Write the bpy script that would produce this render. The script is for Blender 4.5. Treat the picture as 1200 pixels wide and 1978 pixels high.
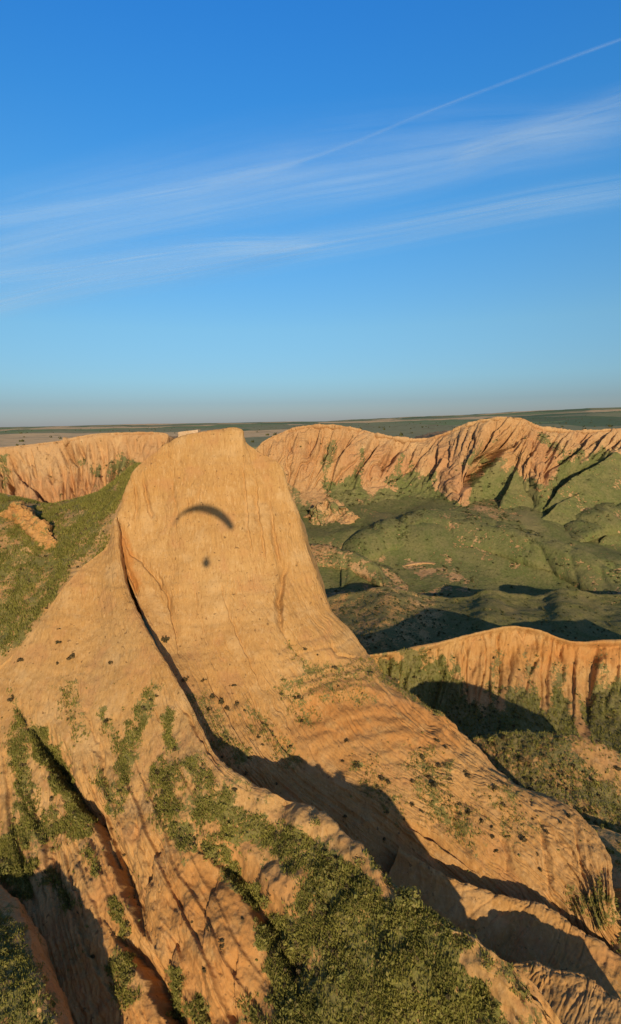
import bpy, bmesh, math, random
import numpy as np
from mathutils import Vector, Matrix, Euler

random.seed(7)
RNG = np.random.RandomState(11)
for o in list(bpy.data.objects):
    bpy.data.objects.remove(o)
SC = bpy.context.scene
COL = SC.collection
R = math.radians

# ------------------------------------------------------------------ camera
FPX, W0, H0 = 1050.0, 1200.0, 1978.0
PITCH, ROLL = R(9.4), R(-1.0)
CAM = np.array([0.0, 0.0, 60.0])
cam_d = bpy.data.cameras.new('camera')
cam = bpy.data.objects.new('camera', cam_d)
COL.objects.link(cam)
cam_d.sensor_fit = 'HORIZONTAL'
cam_d.sensor_width = 36.0
cam_d.lens = FPX / W0 * 36.0
cam_d.clip_start = 0.1
cam_d.clip_end = 200000
M3 = Matrix.Rotation(math.pi / 2 - PITCH, 3, 'X') @ Matrix.Rotation(ROLL, 3, 'Z')
cam.matrix_world = Matrix.Translation(Vector(CAM)) @ M3.to_4x4()
SC.camera = cam
RM = np.array(M3)

def ray(u, v):
    return RM @ np.array([(u - W0 / 2) / FPX, (H0 / 2 - v) / FPX, -1.0])
def P(u, v, d):
    """point on the ground plan at forward distance d seen at photo position u, v (survey helper)"""
    r = ray(u, v)
    return CAM + r * (d / r[1])
def proj(p):
    q = (p - CAM) @ RM
    return np.stack([W0 / 2 - FPX * q[..., 0] / q[..., 2], H0 / 2 + FPX * q[..., 1] / q[..., 2]], -1)

# ------------------------------------------------------------------ light
LD = ray(400, 1083); LD = LD / np.linalg.norm(LD)        # direction the sunlight travels
S = -LD
SUN_EL = math.asin(S[2]); SUN_ROT = math.atan2(S[0], S[1])
wd = bpy.data.worlds.new('World'); SC.world = wd; wd.use_nodes = True
nt = wd.node_tree; nt.nodes.clear()
sky = nt.nodes.new('ShaderNodeTexSky'); sky.sky_type = 'NISHITA'; sky.sun_disc = False
sky.sun_elevation = SUN_EL + R(8); sky.sun_rotation = SUN_ROT
sky.altitude = 500; sky.air_density = 1.0; sky.dust_density = 0.6; sky.ozone_density = 2.2
bg = nt.nodes.new('ShaderNodeBackground'); bg.inputs['Strength'].default_value = 0.15
# sky ahead tinted by elevation: deeper overhead, grey haze belt; sun side tinted separately
tc = nt.nodes.new('ShaderNodeTexCoord'); sx = nt.nodes.new('ShaderNodeSeparateXYZ'); nt.links.new(tc.outputs['Generated'], sx.inputs[0])
rp = nt.nodes.new('ShaderNodeValToRGB'); cr_ = rp.color_ramp
SKY_TINT = [(0.0, (.60, .66, .92)), (.035, (.56, .70, .95)), (.075, (.67, .94, 1.15)), (.16, (.83, 1.25, 1.38)), (.34, (.66, 1.62, 2.10)), (.46, (.48, 1.68, 2.50)), (.56, (.40, 1.72, 2.85)), (1.0, (.33, 1.2, 2.3))]
while len(cr_.elements) < len(SKY_TINT): cr_.elements.new(0.5)
for e_, (p_, c_) in zip(cr_.elements, SKY_TINT): e_.position = p_; e_.color = (c_[0] * .5, c_[1] * .5, c_[2] * .5, 1)
nt.links.new(sx.outputs['Z'], rp.inputs[0])
dp = nt.nodes.new('ShaderNodeVectorMath'); dp.operation = 'DOT_PRODUCT'; nt.links.new(tc.outputs['Generated'], dp.inputs[0]); dp.inputs[1].default_value = (LD[0], LD[1], 0.0)
mr = nt.nodes.new('ShaderNodeMapRange'); mr.interpolation_type = 'SMOOTHSTEP'; mr.inputs['From Min'].default_value = -0.35; mr.inputs['From Max'].default_value = 0.55; nt.links.new(dp.outputs['Value'], mr.inputs['Value'])
tm = nt.nodes.new('ShaderNodeMix'); tm.data_type = 'RGBA'; nt.links.new(mr.outputs[0], tm.inputs['Factor']); tm.inputs['A'].default_value = (.40, .46, .62, 1); nt.links.new(rp.outputs[0], tm.inputs['B'])  # unseen sky behind the camera gets a flat tint to neutralise shadow fill
mx = nt.nodes.new('ShaderNodeMix'); mx.data_type = 'RGBA'; mx.blend_type = 'MULTIPLY'; mx.inputs['Factor'].default_value = 1.0
nt.links.new(sky.outputs[0], mx.inputs['A']); nt.links.new([o_ for o_ in tm.outputs if o_.type == 'RGBA'][0], mx.inputs['B'])
wo = nt.nodes.new('ShaderNodeOutputWorld')
nt.links.new([o_ for o_ in mx.outputs if o_.type == 'RGBA'][0], bg.inputs[0]); nt.links.new(bg.outputs[0], wo.inputs[0])
sd = bpy.data.lights.new('sun', 'SUN'); sd.energy = 4.3; sd.angle = R(0.53); sd.color = (1.0, 0.83, 0.62)
so = bpy.data.objects.new('sun', sd); COL.objects.link(so)
so.rotation_euler = Vector(LD).to_track_quat('-Z', 'Y').to_euler()
so.location = (60, -200, 140)
vs = SC.view_settings
vs.view_transform = 'Standard'; vs.look = 'None'; vs.gamma = 1; vs.exposure = 0.0; vs.use_curve_mapping = False
SC.render.engine = 'CYCLES'
SC.cycles.transparent_max_bounces = 16
SC.cycles.diffuse_bounces = 2

# ------------------------------------------------------------------ noise
_perm = RNG.permutation(256); _perm = np.concatenate([_perm, _perm, _perm])
_g = RNG.normal(size=(256, 3)); _g /= np.linalg.norm(_g, axis=1)[:, None]
_gx, _gy, _gz = [np.ascontiguousarray(_g[:, k].astype(np.float32)) for k in range(3)]
_a2 = RNG.uniform(0, 2 * math.pi, 256); _hx, _hy = np.cos(_a2).astype(np.float32), np.sin(_a2).astype(np.float32)
_perm = _perm.astype(np.int32)
def _fade(t): return t * t * t * (t * (t * 6 - 15) + 10)
def pn(x, y=0, z=0):
    """gradient noise, about -1..1; two-dimensional (faster) when z is a plain number, used then as a seed"""
    if np.ndim(z) == 0:
        x, y = np.broadcast_arrays(np.asarray(x, np.float32), np.asarray(y, np.float32))
        fx, fy = np.floor(x), np.floor(y); xi, yi = fx.astype(np.int32) & 255, fy.astype(np.int32) & 255; xf, yf = x - fx, y - fy
        sd_ = int(abs(float(z)) * 37.0 + .5) & 255; u, v = _fade(xf), _fade(yf)
        def g2(a, b):
            h = _perm[_perm[_perm[sd_] + ((xi + a) & 255)] + ((yi + b) & 255)]
            return _hx[h] * (xf - a) + _hy[h] * (yf - b)
        a0, a1, b0, b1 = g2(0, 0), g2(1, 0), g2(0, 1), g2(1, 1)
        t0 = a0 + (a1 - a0) * u; return 1.35 * (t0 + (b0 + (b1 - b0) * u - t0) * v)
    x, y, z = np.broadcast_arrays(np.asarray(x, np.float32), np.asarray(y, np.float32), np.asarray(z, np.float32))
    fx, fy, fz = np.floor(x), np.floor(y), np.floor(z)
    xi, yi, zi = fx.astype(np.int32) & 255, fy.astype(np.int32) & 255, fz.astype(np.int32) & 255; xf, yf, zf = x - fx, y - fy, z - fz
    u, v, w = _fade(xf), _fade(yf), _fade(zf); x1, y1, z1 = (xi + 1) & 255, (yi + 1) & 255, (zi + 1) & 255
    px = (_perm[xi], _perm[x1]); py = {}
    for a in (0, 1):
        for b in (0, 1): py[a, b] = _perm[px[a] + (y1 if b else yi)]
    def g(a, b, c):
        h = _perm[py[a, b] + (z1 if c else zi)]
        return _gx[h] * (xf - a) + _gy[h] * (yf - b) + _gz[h] * (zf - c)
    def row(b, c):
        l = g(0, b, c); return l + (g(1, b, c) - l) * u
    def lay(c):
        l = row(0, c); return l + (row(1, c) - l) * v
    l = lay(0); return 1.5 * (l + (lay(1) - l) * w)
def fbm(x, y=0, z=0, o=4, gain=0.5):
    s = 0; a = 1.0; f = 1.0
    for i in range(o):
        s = s + a * pn(np.asarray(x) * f + i * 17.3, np.asarray(y) * f + i * 5.1, np.asarray(z) * f if np.ndim(z) else z); a *= gain; f *= 2.03
    return s
def ridged(x, y=0, z=0, o=3):
    s = 0; a = 1.0; f = 1.0
    for i in range(o):
        s = s + a * (1 - 2 * np.abs(pn(np.asarray(x) * f + i * 9.7, np.asarray(y) * f, np.asarray(z) * f + i * 3.3 if np.ndim(z) else z))); a *= 0.5; f *= 2.1
    return s
def billow(x, y=0, z=0, o=3): return -ridged(x, y, z, o)
def saw(ph):
    f = ph - np.floor(ph); return -np.where(f < .86, f / .86, 1 - sst(.86, 1.0, f))
def rills(a, b, seed, w=.07):
    """thin branching grooves along the zero lines of stretched noise, 0..1"""
    n = pn(a, b, seed) + .35 * pn(np.asarray(a) * 2.3, np.asarray(b) * 1.7, seed + 5)
    return np.exp(-(n / w) ** 2)
def sst(a, b, x):
    t = np.clip((x - a) / (b - a), 0, 1); return t * t * (3 - 2 * t)

# ------------------------------------------------------------------ loft surfaces
def spline(ctrl, n):
    """ctrl (k, ...) -> (n, ...) smooth, overshoot-limited (monotone tangents), uniform parameter"""
    k = ctrl.shape[0]
    d = ctrl[1:] - ctrl[:-1]
    m = np.zeros_like(ctrl)
    m[0] = d[0]; m[-1] = d[-1]
    m[1:-1] = 0.5 * (d[1:] + d[:-1])
    t = np.linspace(0, k - 1, n) if np.isscalar(n) else np.asarray(n)
    i = np.clip(np.floor(t).astype(int), 0, k - 2); f = (t - i).reshape((-1,) + (1,) * (ctrl.ndim - 1))
    h00 = 2*f**3 - 3*f**2 + 1; h10 = f**3 - 2*f**2 + f; h01 = -2*f**3 + 3*f**2; h11 = f**3 - f**2
    return h00 * ctrl[i] + h10 * m[i] + h01 * ctrl[i + 1] + h11 * m[i + 1]
def even_param(ctrl, axis_mean, n):
    """n parameter values so that samples spread evenly over the mean path length, with a minimum per span"""
    d = np.linalg.norm(np.diff(ctrl, axis=0), axis=-1)
    d = d.reshape(d.shape[0], -1)
    # screen-size weighting is not needed: distance to the camera thins far samples
    w = d.mean(1) + 1e-6
    c = np.concatenate([[0], np.cumsum(w)]); 
    return np.interp(np.linspace(0, c[-1], n), c, np.arange(len(c)))
def loft(grid, nr, nc, wr=None, wc=None):
    """grid (r, c, 3); wr / wc: relative sampling weight of every row / column span"""
    g = np.asarray(grid, float)
    def par(k, n, w):
        if w is None: return np.linspace(0, k - 1, n)
        c = np.concatenate([[0], np.cumsum(w)]); return np.interp(np.linspace(0, c[-1], n), c, np.arange(k))
    a = spline(g, par(g.shape[0], nr, wr))
    b = spline(np.swapaxes(a, 0, 1), par(g.shape[1], nc, wc))
    return np.swapaxes(b, 0, 1)
def normals(p):
    du = np.gradient(p, axis=1); dv = np.gradient(p, axis=0)
    n = np.cross(du, dv); n /= np.linalg.norm(n, axis=-1)[..., None] + 1e-9
    return n
def face_cam(n, p):
    """orient so that the normals point up / outward (towards the open air)"""
    s = np.sign(np.median(np.sum(n * (CAM - p), -1)))
    return n * s
def grid_mesh(name, p, mat, attrs=None, label=None):
    nr, nc = p.shape[:2]
    idx = np.arange(nr * nc).reshape(nr, nc)
    f = np.stack([idx[:-1, :-1], idx[:-1, 1:], idx[1:, 1:], idx[1:, :-1]], -1).reshape(-1, 4)
    n = normals(p); 
    if np.median(np.sum(n * (CAM - p), -1)) < 0: f = f[:, ::-1]
    me = bpy.data.meshes.new(name)
    me.vertices.add(nr * nc); me.vertices.foreach_set('co', p.reshape(-1).astype(np.float32))
    me.loops.add(f.size); me.loops.foreach_set('vertex_index', f.reshape(-1).astype(np.int32))
    me.polygons.add(len(f)); me.polygons.foreach_set('loop_start', np.arange(0, f.size, 4, dtype=np.int32))
    me.polygons.foreach_set('use_smooth', np.ones(len(f), bool))
    me.update(calc_edges=True)
    for k, a in (attrs or {}).items():
        at = me.attributes.new(k, 'FLOAT', 'POINT'); at.data.foreach_set('value', np.asarray(a, np.float32).reshape(-1))
    me.materials.append(mat)
    o = bpy.data.objects.new(name, me); COL.objects.link(o)
    o['kind'] = 'structure'
    if label: o['label'] = label
    return o
def seg_dist(q, pts):
    """distance of points q (...,2) to a polyline, the parameter along it (0..1), and the side (+ right of travel)"""
    best = np.full(q.shape[:-1], 1e9); par = np.zeros(q.shape[:-1]); side = np.zeros(q.shape[:-1])
    pts = np.asarray(pts, float); n = len(pts) - 1
    for i in range(n):
        a, b = pts[i], pts[i + 1]; ab = b - a
        t = np.clip(((q - a) @ ab) / (ab @ ab + 1e-9), 0, 1)
        dv = q - (a + t[..., None] * ab); d = np.linalg.norm(dv, axis=-1)
        m = d < best
        best = np.where(m, d, best); par = np.where(m, (i + t) / n, par)
        side = np.where(m, ab[0] * dv[..., 1] - ab[1] * dv[..., 0], side)
    return best, par, np.sign(side)
def strokes(q, lst):
    m = np.zeros(q.shape[:-1])
    w1 = np.stack([pn(q[..., 0] * .035, q[..., 1] * .035, 1), pn(q[..., 0] * .035, q[..., 1] * .035, 7)], -1); w2 = np.stack([pn(q[..., 0] * .1, q[..., 1] * .1, 3), pn(q[..., 0] * .1, q[..., 1] * .1, 9)], -1)
    q0 = q
    for pts, r, s in lst:
        q = q0 + w1 * min(r * .9, 26) + w2 * min(r * .5, 12)
        if len(pts) == 1: d = np.linalg.norm(q - np.array(pts[0]), axis=-1)
        else: d = seg_dist(q, pts)[0]
        m = np.maximum(m, s * sst(r * 1.7, r * 0.25, d))
    return m
def crack(q, pts, w_sharp, w_slow, depth, flip=1, taper=True):
    """one-sided notch: drops sharply on one side of the line and recovers slowly on the other"""
    d, t, s = seg_dist(q, pts); s = s * flip
    env = np.sin(np.clip(t, 0.02, 0.98) * math.pi) ** 0.5 if taper else 1.0
    env = env * (.78 + .55 * pn(t * 4.3 + pts[0][0] * .37, pts[0][1] * .21, 3))
    k = np.where(s > 0, np.clip(1 - d / w_slow, 0, 1), np.clip(1 - d / w_sharp, 0, 1) ** 2)
    end = sst(1.0, 0.9, np.where((t <= 0.001) | (t >= 0.999), d / max(w_slow, 1), 0))
    return depth * env * k * end

# ------------------------------------------------------------------ materials
def new_mat(name):
    m = bpy.data.materials.new(name); m.use_nodes = True
    n = m.node_tree.nodes; n.clear()
    return m, n, m.node_tree.links
class NB:
    def __init__(s, m): s.t = m.node_tree; s.n = s.t.nodes; s.l = s.t.links
    def node(s, typ, **kw):
        x = s.n.new(typ)
        for k, v in kw.items():
            if k in x.inputs.keys() if isinstance(k, str) else False: pass
            setattr(x, k, v)
        return x
    def put(s, sock, val):
        if isinstance(val, bpy.types.NodeSocket): s.l.new(val, sock)
        else: sock.default_value = val
    def math(s, op, a, b=0.0, c=None, clamp=False):
        x = s.n.new('ShaderNodeMath'); x.operation = op; x.use_clamp = clamp
        s.put(x.inputs[0], a); s.put(x.inputs[1], b)
        if c is not None: s.put(x.inputs[2], c)
        return x.outputs[0]
    def mix(s, f, a, b, mode='MIX'):
        x = s.n.new('ShaderNodeMix'); x.data_type = 'RGBA'; x.blend_type = mode
        s.put(x.inputs['Factor'], f); s.put(x.inputs['A'], a); s.put(x.inputs['B'], b)
        return [o for o in x.outputs if o.type == 'RGBA'][0]
    def noise(s, vec, scale, detail=4, rough=0.55, dist=0.0):
        x = s.n.new('ShaderNodeTexNoise'); x.inputs['Scale'].default_value = scale
        x.inputs['Detail'].default_value = detail; x.inputs['Roughness'].default_value = rough
        x.inputs['Distortion'].default_value = dist
        s.l.new(vec, x.inputs['Vector']); return x.outputs['Fac']
    def mapv(s, vec, sc):
        x = s.n.new('ShaderNodeMapping'); x.inputs['Scale'].default_value = sc
        s.l.new(vec, x.inputs['Vector']); return x.outputs[0]
    def ss(s, a, b, x):
        m = s.n.new('ShaderNodeMapRange'); m.interpolation_type = 'SMOOTHSTEP'
        m.inputs['From Min'].default_value = a; m.inputs['From Max'].default_value = b
        s.put(m.inputs['Value'], x); return m.outputs[0]
    def attr(s, name):
        x = s.n.new('ShaderNodeAttribute'); x.attribute_name = name; return x.outputs['Fac']
def terrain_mat(name, k=1.0, clay=(0.49, 0.285, 0.098), clay2=(0.455, 0.245, 0.074), red=(0.46, 0.185, 0.042),
                grass=(0.145, 0.142, 0.030), grass2=(0.20, 0.172, 0.048), dry=(0.30, 0.21, 0.082), bump=0.5):
    """eroded clay under patchy grass; k scales the feature size with the landform"""
    m, n, l = new_mat(name); b = NB(m)
    pos = n.new('ShaderNodeNewGeometry').outputs['Position']
    out = n.new('ShaderNodeOutputMaterial'); bs = n.new('ShaderNodeBsdfPrincipled')
    bs.inputs['Roughness'].default_value = 0.95; bs.inputs['Specular IOR Level'].default_value = 0.1
    veg = b.attr('veg'); rd = b.attr('red')
    big = b.noise(pos, 0.12 / k, 3); mid = b.noise(pos, 0.7 / k, 5); fine = b.noise(pos, 5.0 / k, 5, 0.65)
    flut = b.noise(b.mapv(pos, (1.6 / k, 1.0 / k, 0.10 / k)), 1.0, 5, 0.6)
    strata = b.noise(b.mapv(pos, (0.05 / k, 0.05 / k, 1.3 / k)), 1.0, 5, 0.65, 0.5)
    flut2 = b.noise(b.mapv(pos, (5.2 / k, 3.4 / k, 0.55 / k)), 1.0, 4, 0.7, 0.4)
    blot = b.noise(pos, 0.32 / k, 4, 0.6)
    c = b.mix(b.ss(0.35, 0.65, big), clay + (1,), clay2 + (1,))
    c = b.mix(b.math('MULTIPLY', b.ss(0.42, 0.66, strata), 0.16), c, (0.53, 0.30, 0.115, 1))
    c = b.mix(b.math('MULTIPLY', b.ss(0.55, 0.75, flut), 0.42), c, (0.34, 0.175, 0.062, 1))
    c = b.mix(b.math('MULTIPLY', b.ss(0.45, 0.25, flut), 0.35), c, (0.57, 0.345, 0.14, 1))
    c = b.mix(b.math('MULTIPLY', b.ss(0.53, 0.68, flut2), 0.72), c, (0.33, 0.165, 0.052, 1))
    c = b.mix(b.math('MULTIPLY', b.ss(0.46, 0.32, flut2), 0.55), c, (0.62, 0.40, 0.175, 1))
    c = b.mix(b.math('MULTIPLY', b.ss(0.52, 0.66, blot), 0.45), c, (0.46, 0.225, 0.085, 1))
    c = b.mix(b.math('MULTIPLY', b.ss(0.47, 0.33, blot), 0.45), c, (0.58, 0.37, 0.155, 1))
    c = b.mix(b.math('MULTIPLY', rd, b.ss(0.22, 0.5, mid)), c, b.mix(0.35, red + (1,), c))
    c = b.mix(b.math('MULTIPLY', b.ss(0.55, 0.72, fine), 0.7), c, (0.29, 0.15, 0.052, 1))
    c = b.mix(b.math('MULTIPLY', b.ss(0.66, 0.74, b.noise(pos, 2.6 / k, 2, .5)), 0.75), c, (0.15, 0.085, 0.032, 1))
    g = b.mix(b.ss(0.36, 0.64, mid), grass + (1,), grass2 + (1,))
    g = b.mix(b.math('MULTIPLY', b.ss(0.50, 0.70, fine), 0.6), g, dry + (1,))
    g = b.mix(b.math('MULTIPLY', b.ss(0.48, 0.30, fine), 0.7), g, (0.052, 0.050, 0.014, 1))
    g = b.mix(b.ss(0.55, 0.72, big), g, b.mix(0.5, g, dry + (1,)))
    v = b.math('ADD', veg, b.math('MULTIPLY', b.math('SUBTRACT', mid, 0.5), 1.7))
    v = b.math('ADD', v, b.math('MULTIPLY', b.math('SUBTRACT', fine, 0.5), 1.9))
    v = b.ss(0.44, 0.60, v)
    v = b.math('MULTIPLY', v, b.ss(0.0, 0.08, veg))
    col = b.mix(v, c, g)
    l.new(col, bs.inputs['Base Color'])
    h = b.math('ADD', b.math('MULTIPLY', fine, 0.55), b.math('MULTIPLY', flut, 0.45)); h = b.math('ADD', h, b.math('MULTIPLY', flut2, 0.35))
    h = b.math('ADD', h, b.math('MULTIPLY', b.noise(pos, 14.0 / k, 3), b.math('MULTIPLY', v, 0.5)))
    bp = n.new('ShaderNodeBump'); bp.inputs['Strength'].default_value = bump; bp.inputs['Distance'].default_value = 0.35 * k
    l.new(h, bp.inputs['Height']); l.new(bp.outputs[0], bs.inputs['Normal'])
    l.new(bs.outputs[0], out.inputs[0])
    return m
MAT_NEAR = terrain_mat('clay_and_grass_near', 1.4, bump=.30)
MAT_MID = terrain_mat('clay_and_grass_mid', 2.6, grass=(0.15, 0.145, 0.038), grass2=(0.21, 0.178, 0.06), bump=.45)
MAT_FAR = terrain_mat('clay_and_grass_far', 5.5, clay=(0.50, 0.30, 0.130), clay2=(0.46, 0.255, 0.10), red=(0.45, 0.21, 0.085),
                      grass=(0.145, 0.158, 0.044), grass2=(0.20, 0.182, 0.060), dry=(0.29, 0.22, 0.095), bump=0.5)

def PG(rows):
    return np.array([[P(*n) for n in r] for r in rows])
def add_row(g, off, end=True):
    e = (g[-1] if end else g[0]) + np.asarray(off, float)
    return np.concatenate([g, e[None]], 0) if end else np.concatenate([e[None], g], 0)
def add_col(g, off, end=True):
    e = (g[:, -1] if end else g[:, 0]) + np.asarray(off, float)
    return np.concatenate([g, e[:, None]], 1) if end else np.concatenate([e[:, None], g], 1)
SURF = {}      # surfaces kept for scattering plants: points, normals, vegetation mask, photo position

def roughen(p, a, f, keep=None):
    n = face_cam(normals(p), p); n2 = normals(p); x, y, z = p[..., 0] * f, p[..., 1] * f, p[..., 2] * f
    d = a * (fbm(x, y, z, 4, .55) + .7 * billow(x * .6 + 3, y * .6, z * .35, 3) + .5 * np.tanh(3 * pn(x * .15, y * .15, z * 1.1 + .5 * pn(x * .3, y * .3))))
    return p + n2 * np.sign(np.median(np.sum(n2 * n, -1))) * d[..., None]
def finish(name, p, mat, veg, red=None, key=None):
    q = proj(p)
    SURF[key or name] = (p, face_cam(normals(p), p), veg, q)
    return grid_mesh(name, p, mat, {'veg': veg, 'red': red if red is not None else np.zeros(veg.shape)})

# ---------------------------------------------------------------- main cliff
def build_main_cliff():
    rows = [
     [(226,1000,80),(255,922,82),(300,880,83),(350,852,84),(405,841,84),(461,838,84),(480,865,84.2),(538,900,83),(556,940,83)],
     [(232,1050,78),(270,985,80),(318,950,80.5),(362,930,81),(412,925,81),(460,930,81),(508,945,81),(545,960,81.5),(572,990,82)],
     [(248,1115,75.5),(295,1075,77),(340,1050,77),(380,1035,77.5),(425,1030,77.5),(468,1035,77.5),(515,1040,78),(558,1050,79),(596,1070,80)],
     [(275,1185,71.5),(322,1165,73),(362,1150,73.5),(405,1140,73.5),(450,1140,73.5),(495,1140,74),(543,1145,75),(590,1155,76.5),(632,1168,78)],
     [(315,1265,67),(358,1255,68.5),(400,1245,69),(442,1240,69),(490,1235,69.5),(540,1232,70.5),(595,1230,72),(648,1228,74),(697,1240,76)],
     [(360,1345,62.5),(405,1345,63.5),(448,1340,64),(495,1335,65),(545,1328,66),(600,1320,67),(655,1312,69),(705,1300,71),(742,1302,74)],
     [(425,1470,56),(470,1470,56.8),(520,1470,57.4),(570,1470,58),(630,1465,59),(690,1450,60.2),(750,1425,62),(815,1400,64),(858,1385,67)],
     [(560,1600,51.5),(600,1590,52.3),(650,1580,53.3),(705,1570,54.2),(770,1555,55),(830,1540,55.8),(890,1520,57),(950,1500,58.5),(985,1502,61)],
     [(700,1720,48.5),(740,1710,49),(790,1695,49.8),(840,1680,50.5),(895,1660,51),(950,1640,51.6),(1010,1615,52.2),(1075,1585,53),(1115,1562,55)],
     [(850,1850,45.2),(885,1835,45.6),(925,1815,46),(965,1795,46.6),(1010,1770,47),(1060,1745,47.5),(1105,1715,48),(1145,1680,48.7),(1172,1650,50.5)],
     [(1000,1980,41.5),(1030,1960,42),(1060,1940,42.3),(1090,1915,42.7),(1115,1890,43),(1140,1860,43.4),(1160,1825,44),(1175,1790,44.6),(1186,1750,46)],
     [(1120,2110,37),(1150,2080,37.5),(1180,2050,38),(1205,2020,38.5),(1230,1990,39),(1255,1960,40),(1270,1930,41),(1280,1900,42),(1290,1860,44)],
    ]
    g = PG(rows)
    g = add_col(g, (0.6, 1.6, -1.6)); g = add_col(g, (2.5, 6, -9)); g = add_col(g, (5, 10, -22))
    g = add_row(g, (0.0, 1.2, -0.25), False); g = add_row(g, (-0.4, 5, -4.0), False); g = add_row(g, (-2, 16, -22), False)
    p = loft(g, 640, 480, wr=[.3,.4,.5] + [1.3,1.3,1.3,1.3,1.2,1.5,1.6,1.4,1.3,1.0,.6], wc=[1.2,1.1,1,1,1,1,1,1,.7,.5,.3])
    n = face_cam(normals(p), p); q = proj(p); u, v = q[..., 0], q[..., 1]
    x, y, z = p[..., 0], p[..., 1], p[..., 2]
    low = sst(1230, 1420, v)
    # fall-line coordinate: columns of the loft follow the run of the rills
    s = np.broadcast_to(np.linspace(0, 1, p.shape[1])[None], p.shape[:2])
    t = np.broadcast_to(np.linspace(0, 1, p.shape[0])[:, None], p.shape[:2])
    wob = 0.02 * pn(x * .25, y * .25, z * .25)
    rill = ridged((s + wob) * 26, t * 3.0, 1.7, 3)
    rill2 = ridged((s + wob) * 70, t * 7, 8.1, 2)
    patch = sst(-.25, .45, fbm(x * .11 + 4, y * .11, z * .11, 3)); up = 1 - low
    d = 0.6 * fbm(x * .12, y * .12, z * .12, 3)
    wv = .02 * fbm(x * .35, y * .35, z * .35, 3)
    d += (0.04 + 0.06 * low * patch) * rill
    d -= (.05 + .17 * low * patch) * rills((s + wv) * 30, t * 5, 2.2, .10) + (.035 + .10 * low) * (.3 + .7 * patch) * rills((s + wv) * 75, t * 11, 7.7, .13) + .05 * low * rills((s + wv) * 150, t * 26, 1.7, .2)
    d -= up * .14 * rills((s + wv) * 48, t * 3, 3.9, .08) * sst(.1, .5, fbm(x * .2, y * .2, z * .2 + 3, 2))
    d += 0.05 * fbm(x * .7, y * .7, z * .35, 3) + low * 0.06 * fbm(x * 1.5, y * 1.5, z * 1.3, 4) + low * .06 * billow(x * .7, y * .7, z * .6, 4)
    ledge = z + .5 * fbm(x * .12, y * .12, 0, 3); band = strokes(q, [([(600,1300),(720,1310),(850,1380)], 60, 1.0), ([(640,1390),(860,1420)], 50, .8), ([(560,1240),(690,1250)], 26, .6)])
    d += (.03 + .12 * band) * np.tanh(4 * pn(.3, .7, ledge * 1.5)) + patch * sst(1180, 1280, v) * .06 * np.tanh(4 * pn(.9, .1, ledge * .8))
    end = sst(860, 1050, u) * sst(1540, 1620, v)
    d += low * sst(-.3, .4, pn(s * 10, t * 4, 12)) * (.28 * saw(s * 19 + .8 * pn(s * 9, t * 3, 4)) + .10 * saw(s * 52 + 1.2 * pn(s * 20, t * 5, 7)))
    d -= end * .18 * rills((s + wv) * 42, t * 5, 6, .12)
    # cracks, scars and rills read off the face
    def ck(pts, a, b, dep, fl=1): 
        nonlocal d; d = d - crack(q + 3.0 * np.stack([pn(x * .9, z * .9), pn(z * .9, x * .9, 4)], -1), pts, a, b, dep, fl)
    ck([(228,1015),(250,1070),(272,1085),(300,1118),(322,1150),(328,1180),(338,1215),(345,1260)], 2.5, 12, 0.9, -1)
    ck([(226,1030),(240,1090),(258,1130),(270,1170)], 2.5, 10, 0.8, -1)
    ck([(275,915),(277,960),(290,1005)], 2, 10, 0.8, -1)
    ck([(258,930),(262,975),(258,1010)], 2, 9, 0.7, -1); ck([(330,905),(334,960),(342,1010)], 2, 8, 0.4, -1); ck([(470,885),(476,960),(480,1020),(490,1075)], 2, 10, 0.6, 1)
    ck([(520,930),(530,1020),(540,1075),(552,1105)], 2, 11, 0.7, 1); ck([(300,1085),(312,1140),(318,1180)], 2, 7, 0.3, -1); ck([(372,1120),(385,1190),(402,1260),(420,1310)], 2, 7, 0.25, -1)
    ck([(445,1330),(465,1370),(500,1440),(520,1470)], 3, 14, 0.5, -1); ck([(640,1240),(652,1262),(690,1268)], 3, 9, 0.6, 1); ck([(690,1290),(720,1300),(760,1330)], 3, 12, 0.5, -1)
    ck([(870,1550),(890,1610),(905,1660)], 3, 14, 0.6, -1); ck([(960,1600),(975,1640),(980,1685)], 3, 12, 0.6, -1); ck([(1040,1590),(1052,1650),(1060,1720)], 3, 14, 0.7, -1); ck([(1110,1590),(1120,1650),(1128,1710)], 3, 12, 0.6, -1)
    ck([(428,1140),(445,1195),(462,1235),(487,1290),(505,1330)], 2.5, 11, 0.6, -1)
    ck([(558,1095),(546,1135),(544,1190),(546,1215)], 2.5, 16, 1.5, 1)
    ck([(495,905),(500,990),(508,1040),(515,1090)], 2, 12, 0.7, 1)
    ck([(535,1205),(560,1245),(590,1285),(605,1310)], 3, 14, 0.5, -1)
    ck([(490,1365),(520,1405),(545,1435),(575,1470),(600,1485)], 4, 22, 1.2, -1)
    ck([(600,1440),(612,1470),(630,1500)], 3, 14, 0.6, -1)
    ck([(395,1290),(410,1330),(440,1380),(470,1440)], 3, 16, 0.5, -1)
    # the red bench: an overhanging hard band
    bd, bt, bsd = seg_dist(q, [(600,1345),(700,1330),(800,1355),(850,1385)])
    d += 0.35 * np.clip(1 - bd / 16, 0, 1)
    # small ledges of the spur under the red band
    # the gully at the foot of the right spur
    ck([(775,1588),(810,1606),(850,1632),(885,1658),(915,1682)], 3, 13, 1.1, -1); ck([(1060,1735),(1090,1772),(1130,1805),(1170,1835)], 3, 16, 1.2, -1)
    edge = sst(0.0, 0.08, t) 
    p = roughen(p + n * (d * (0.4 + 0.6 * edge))[..., None], .016, 1.8)
    q = proj(p)
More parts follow.
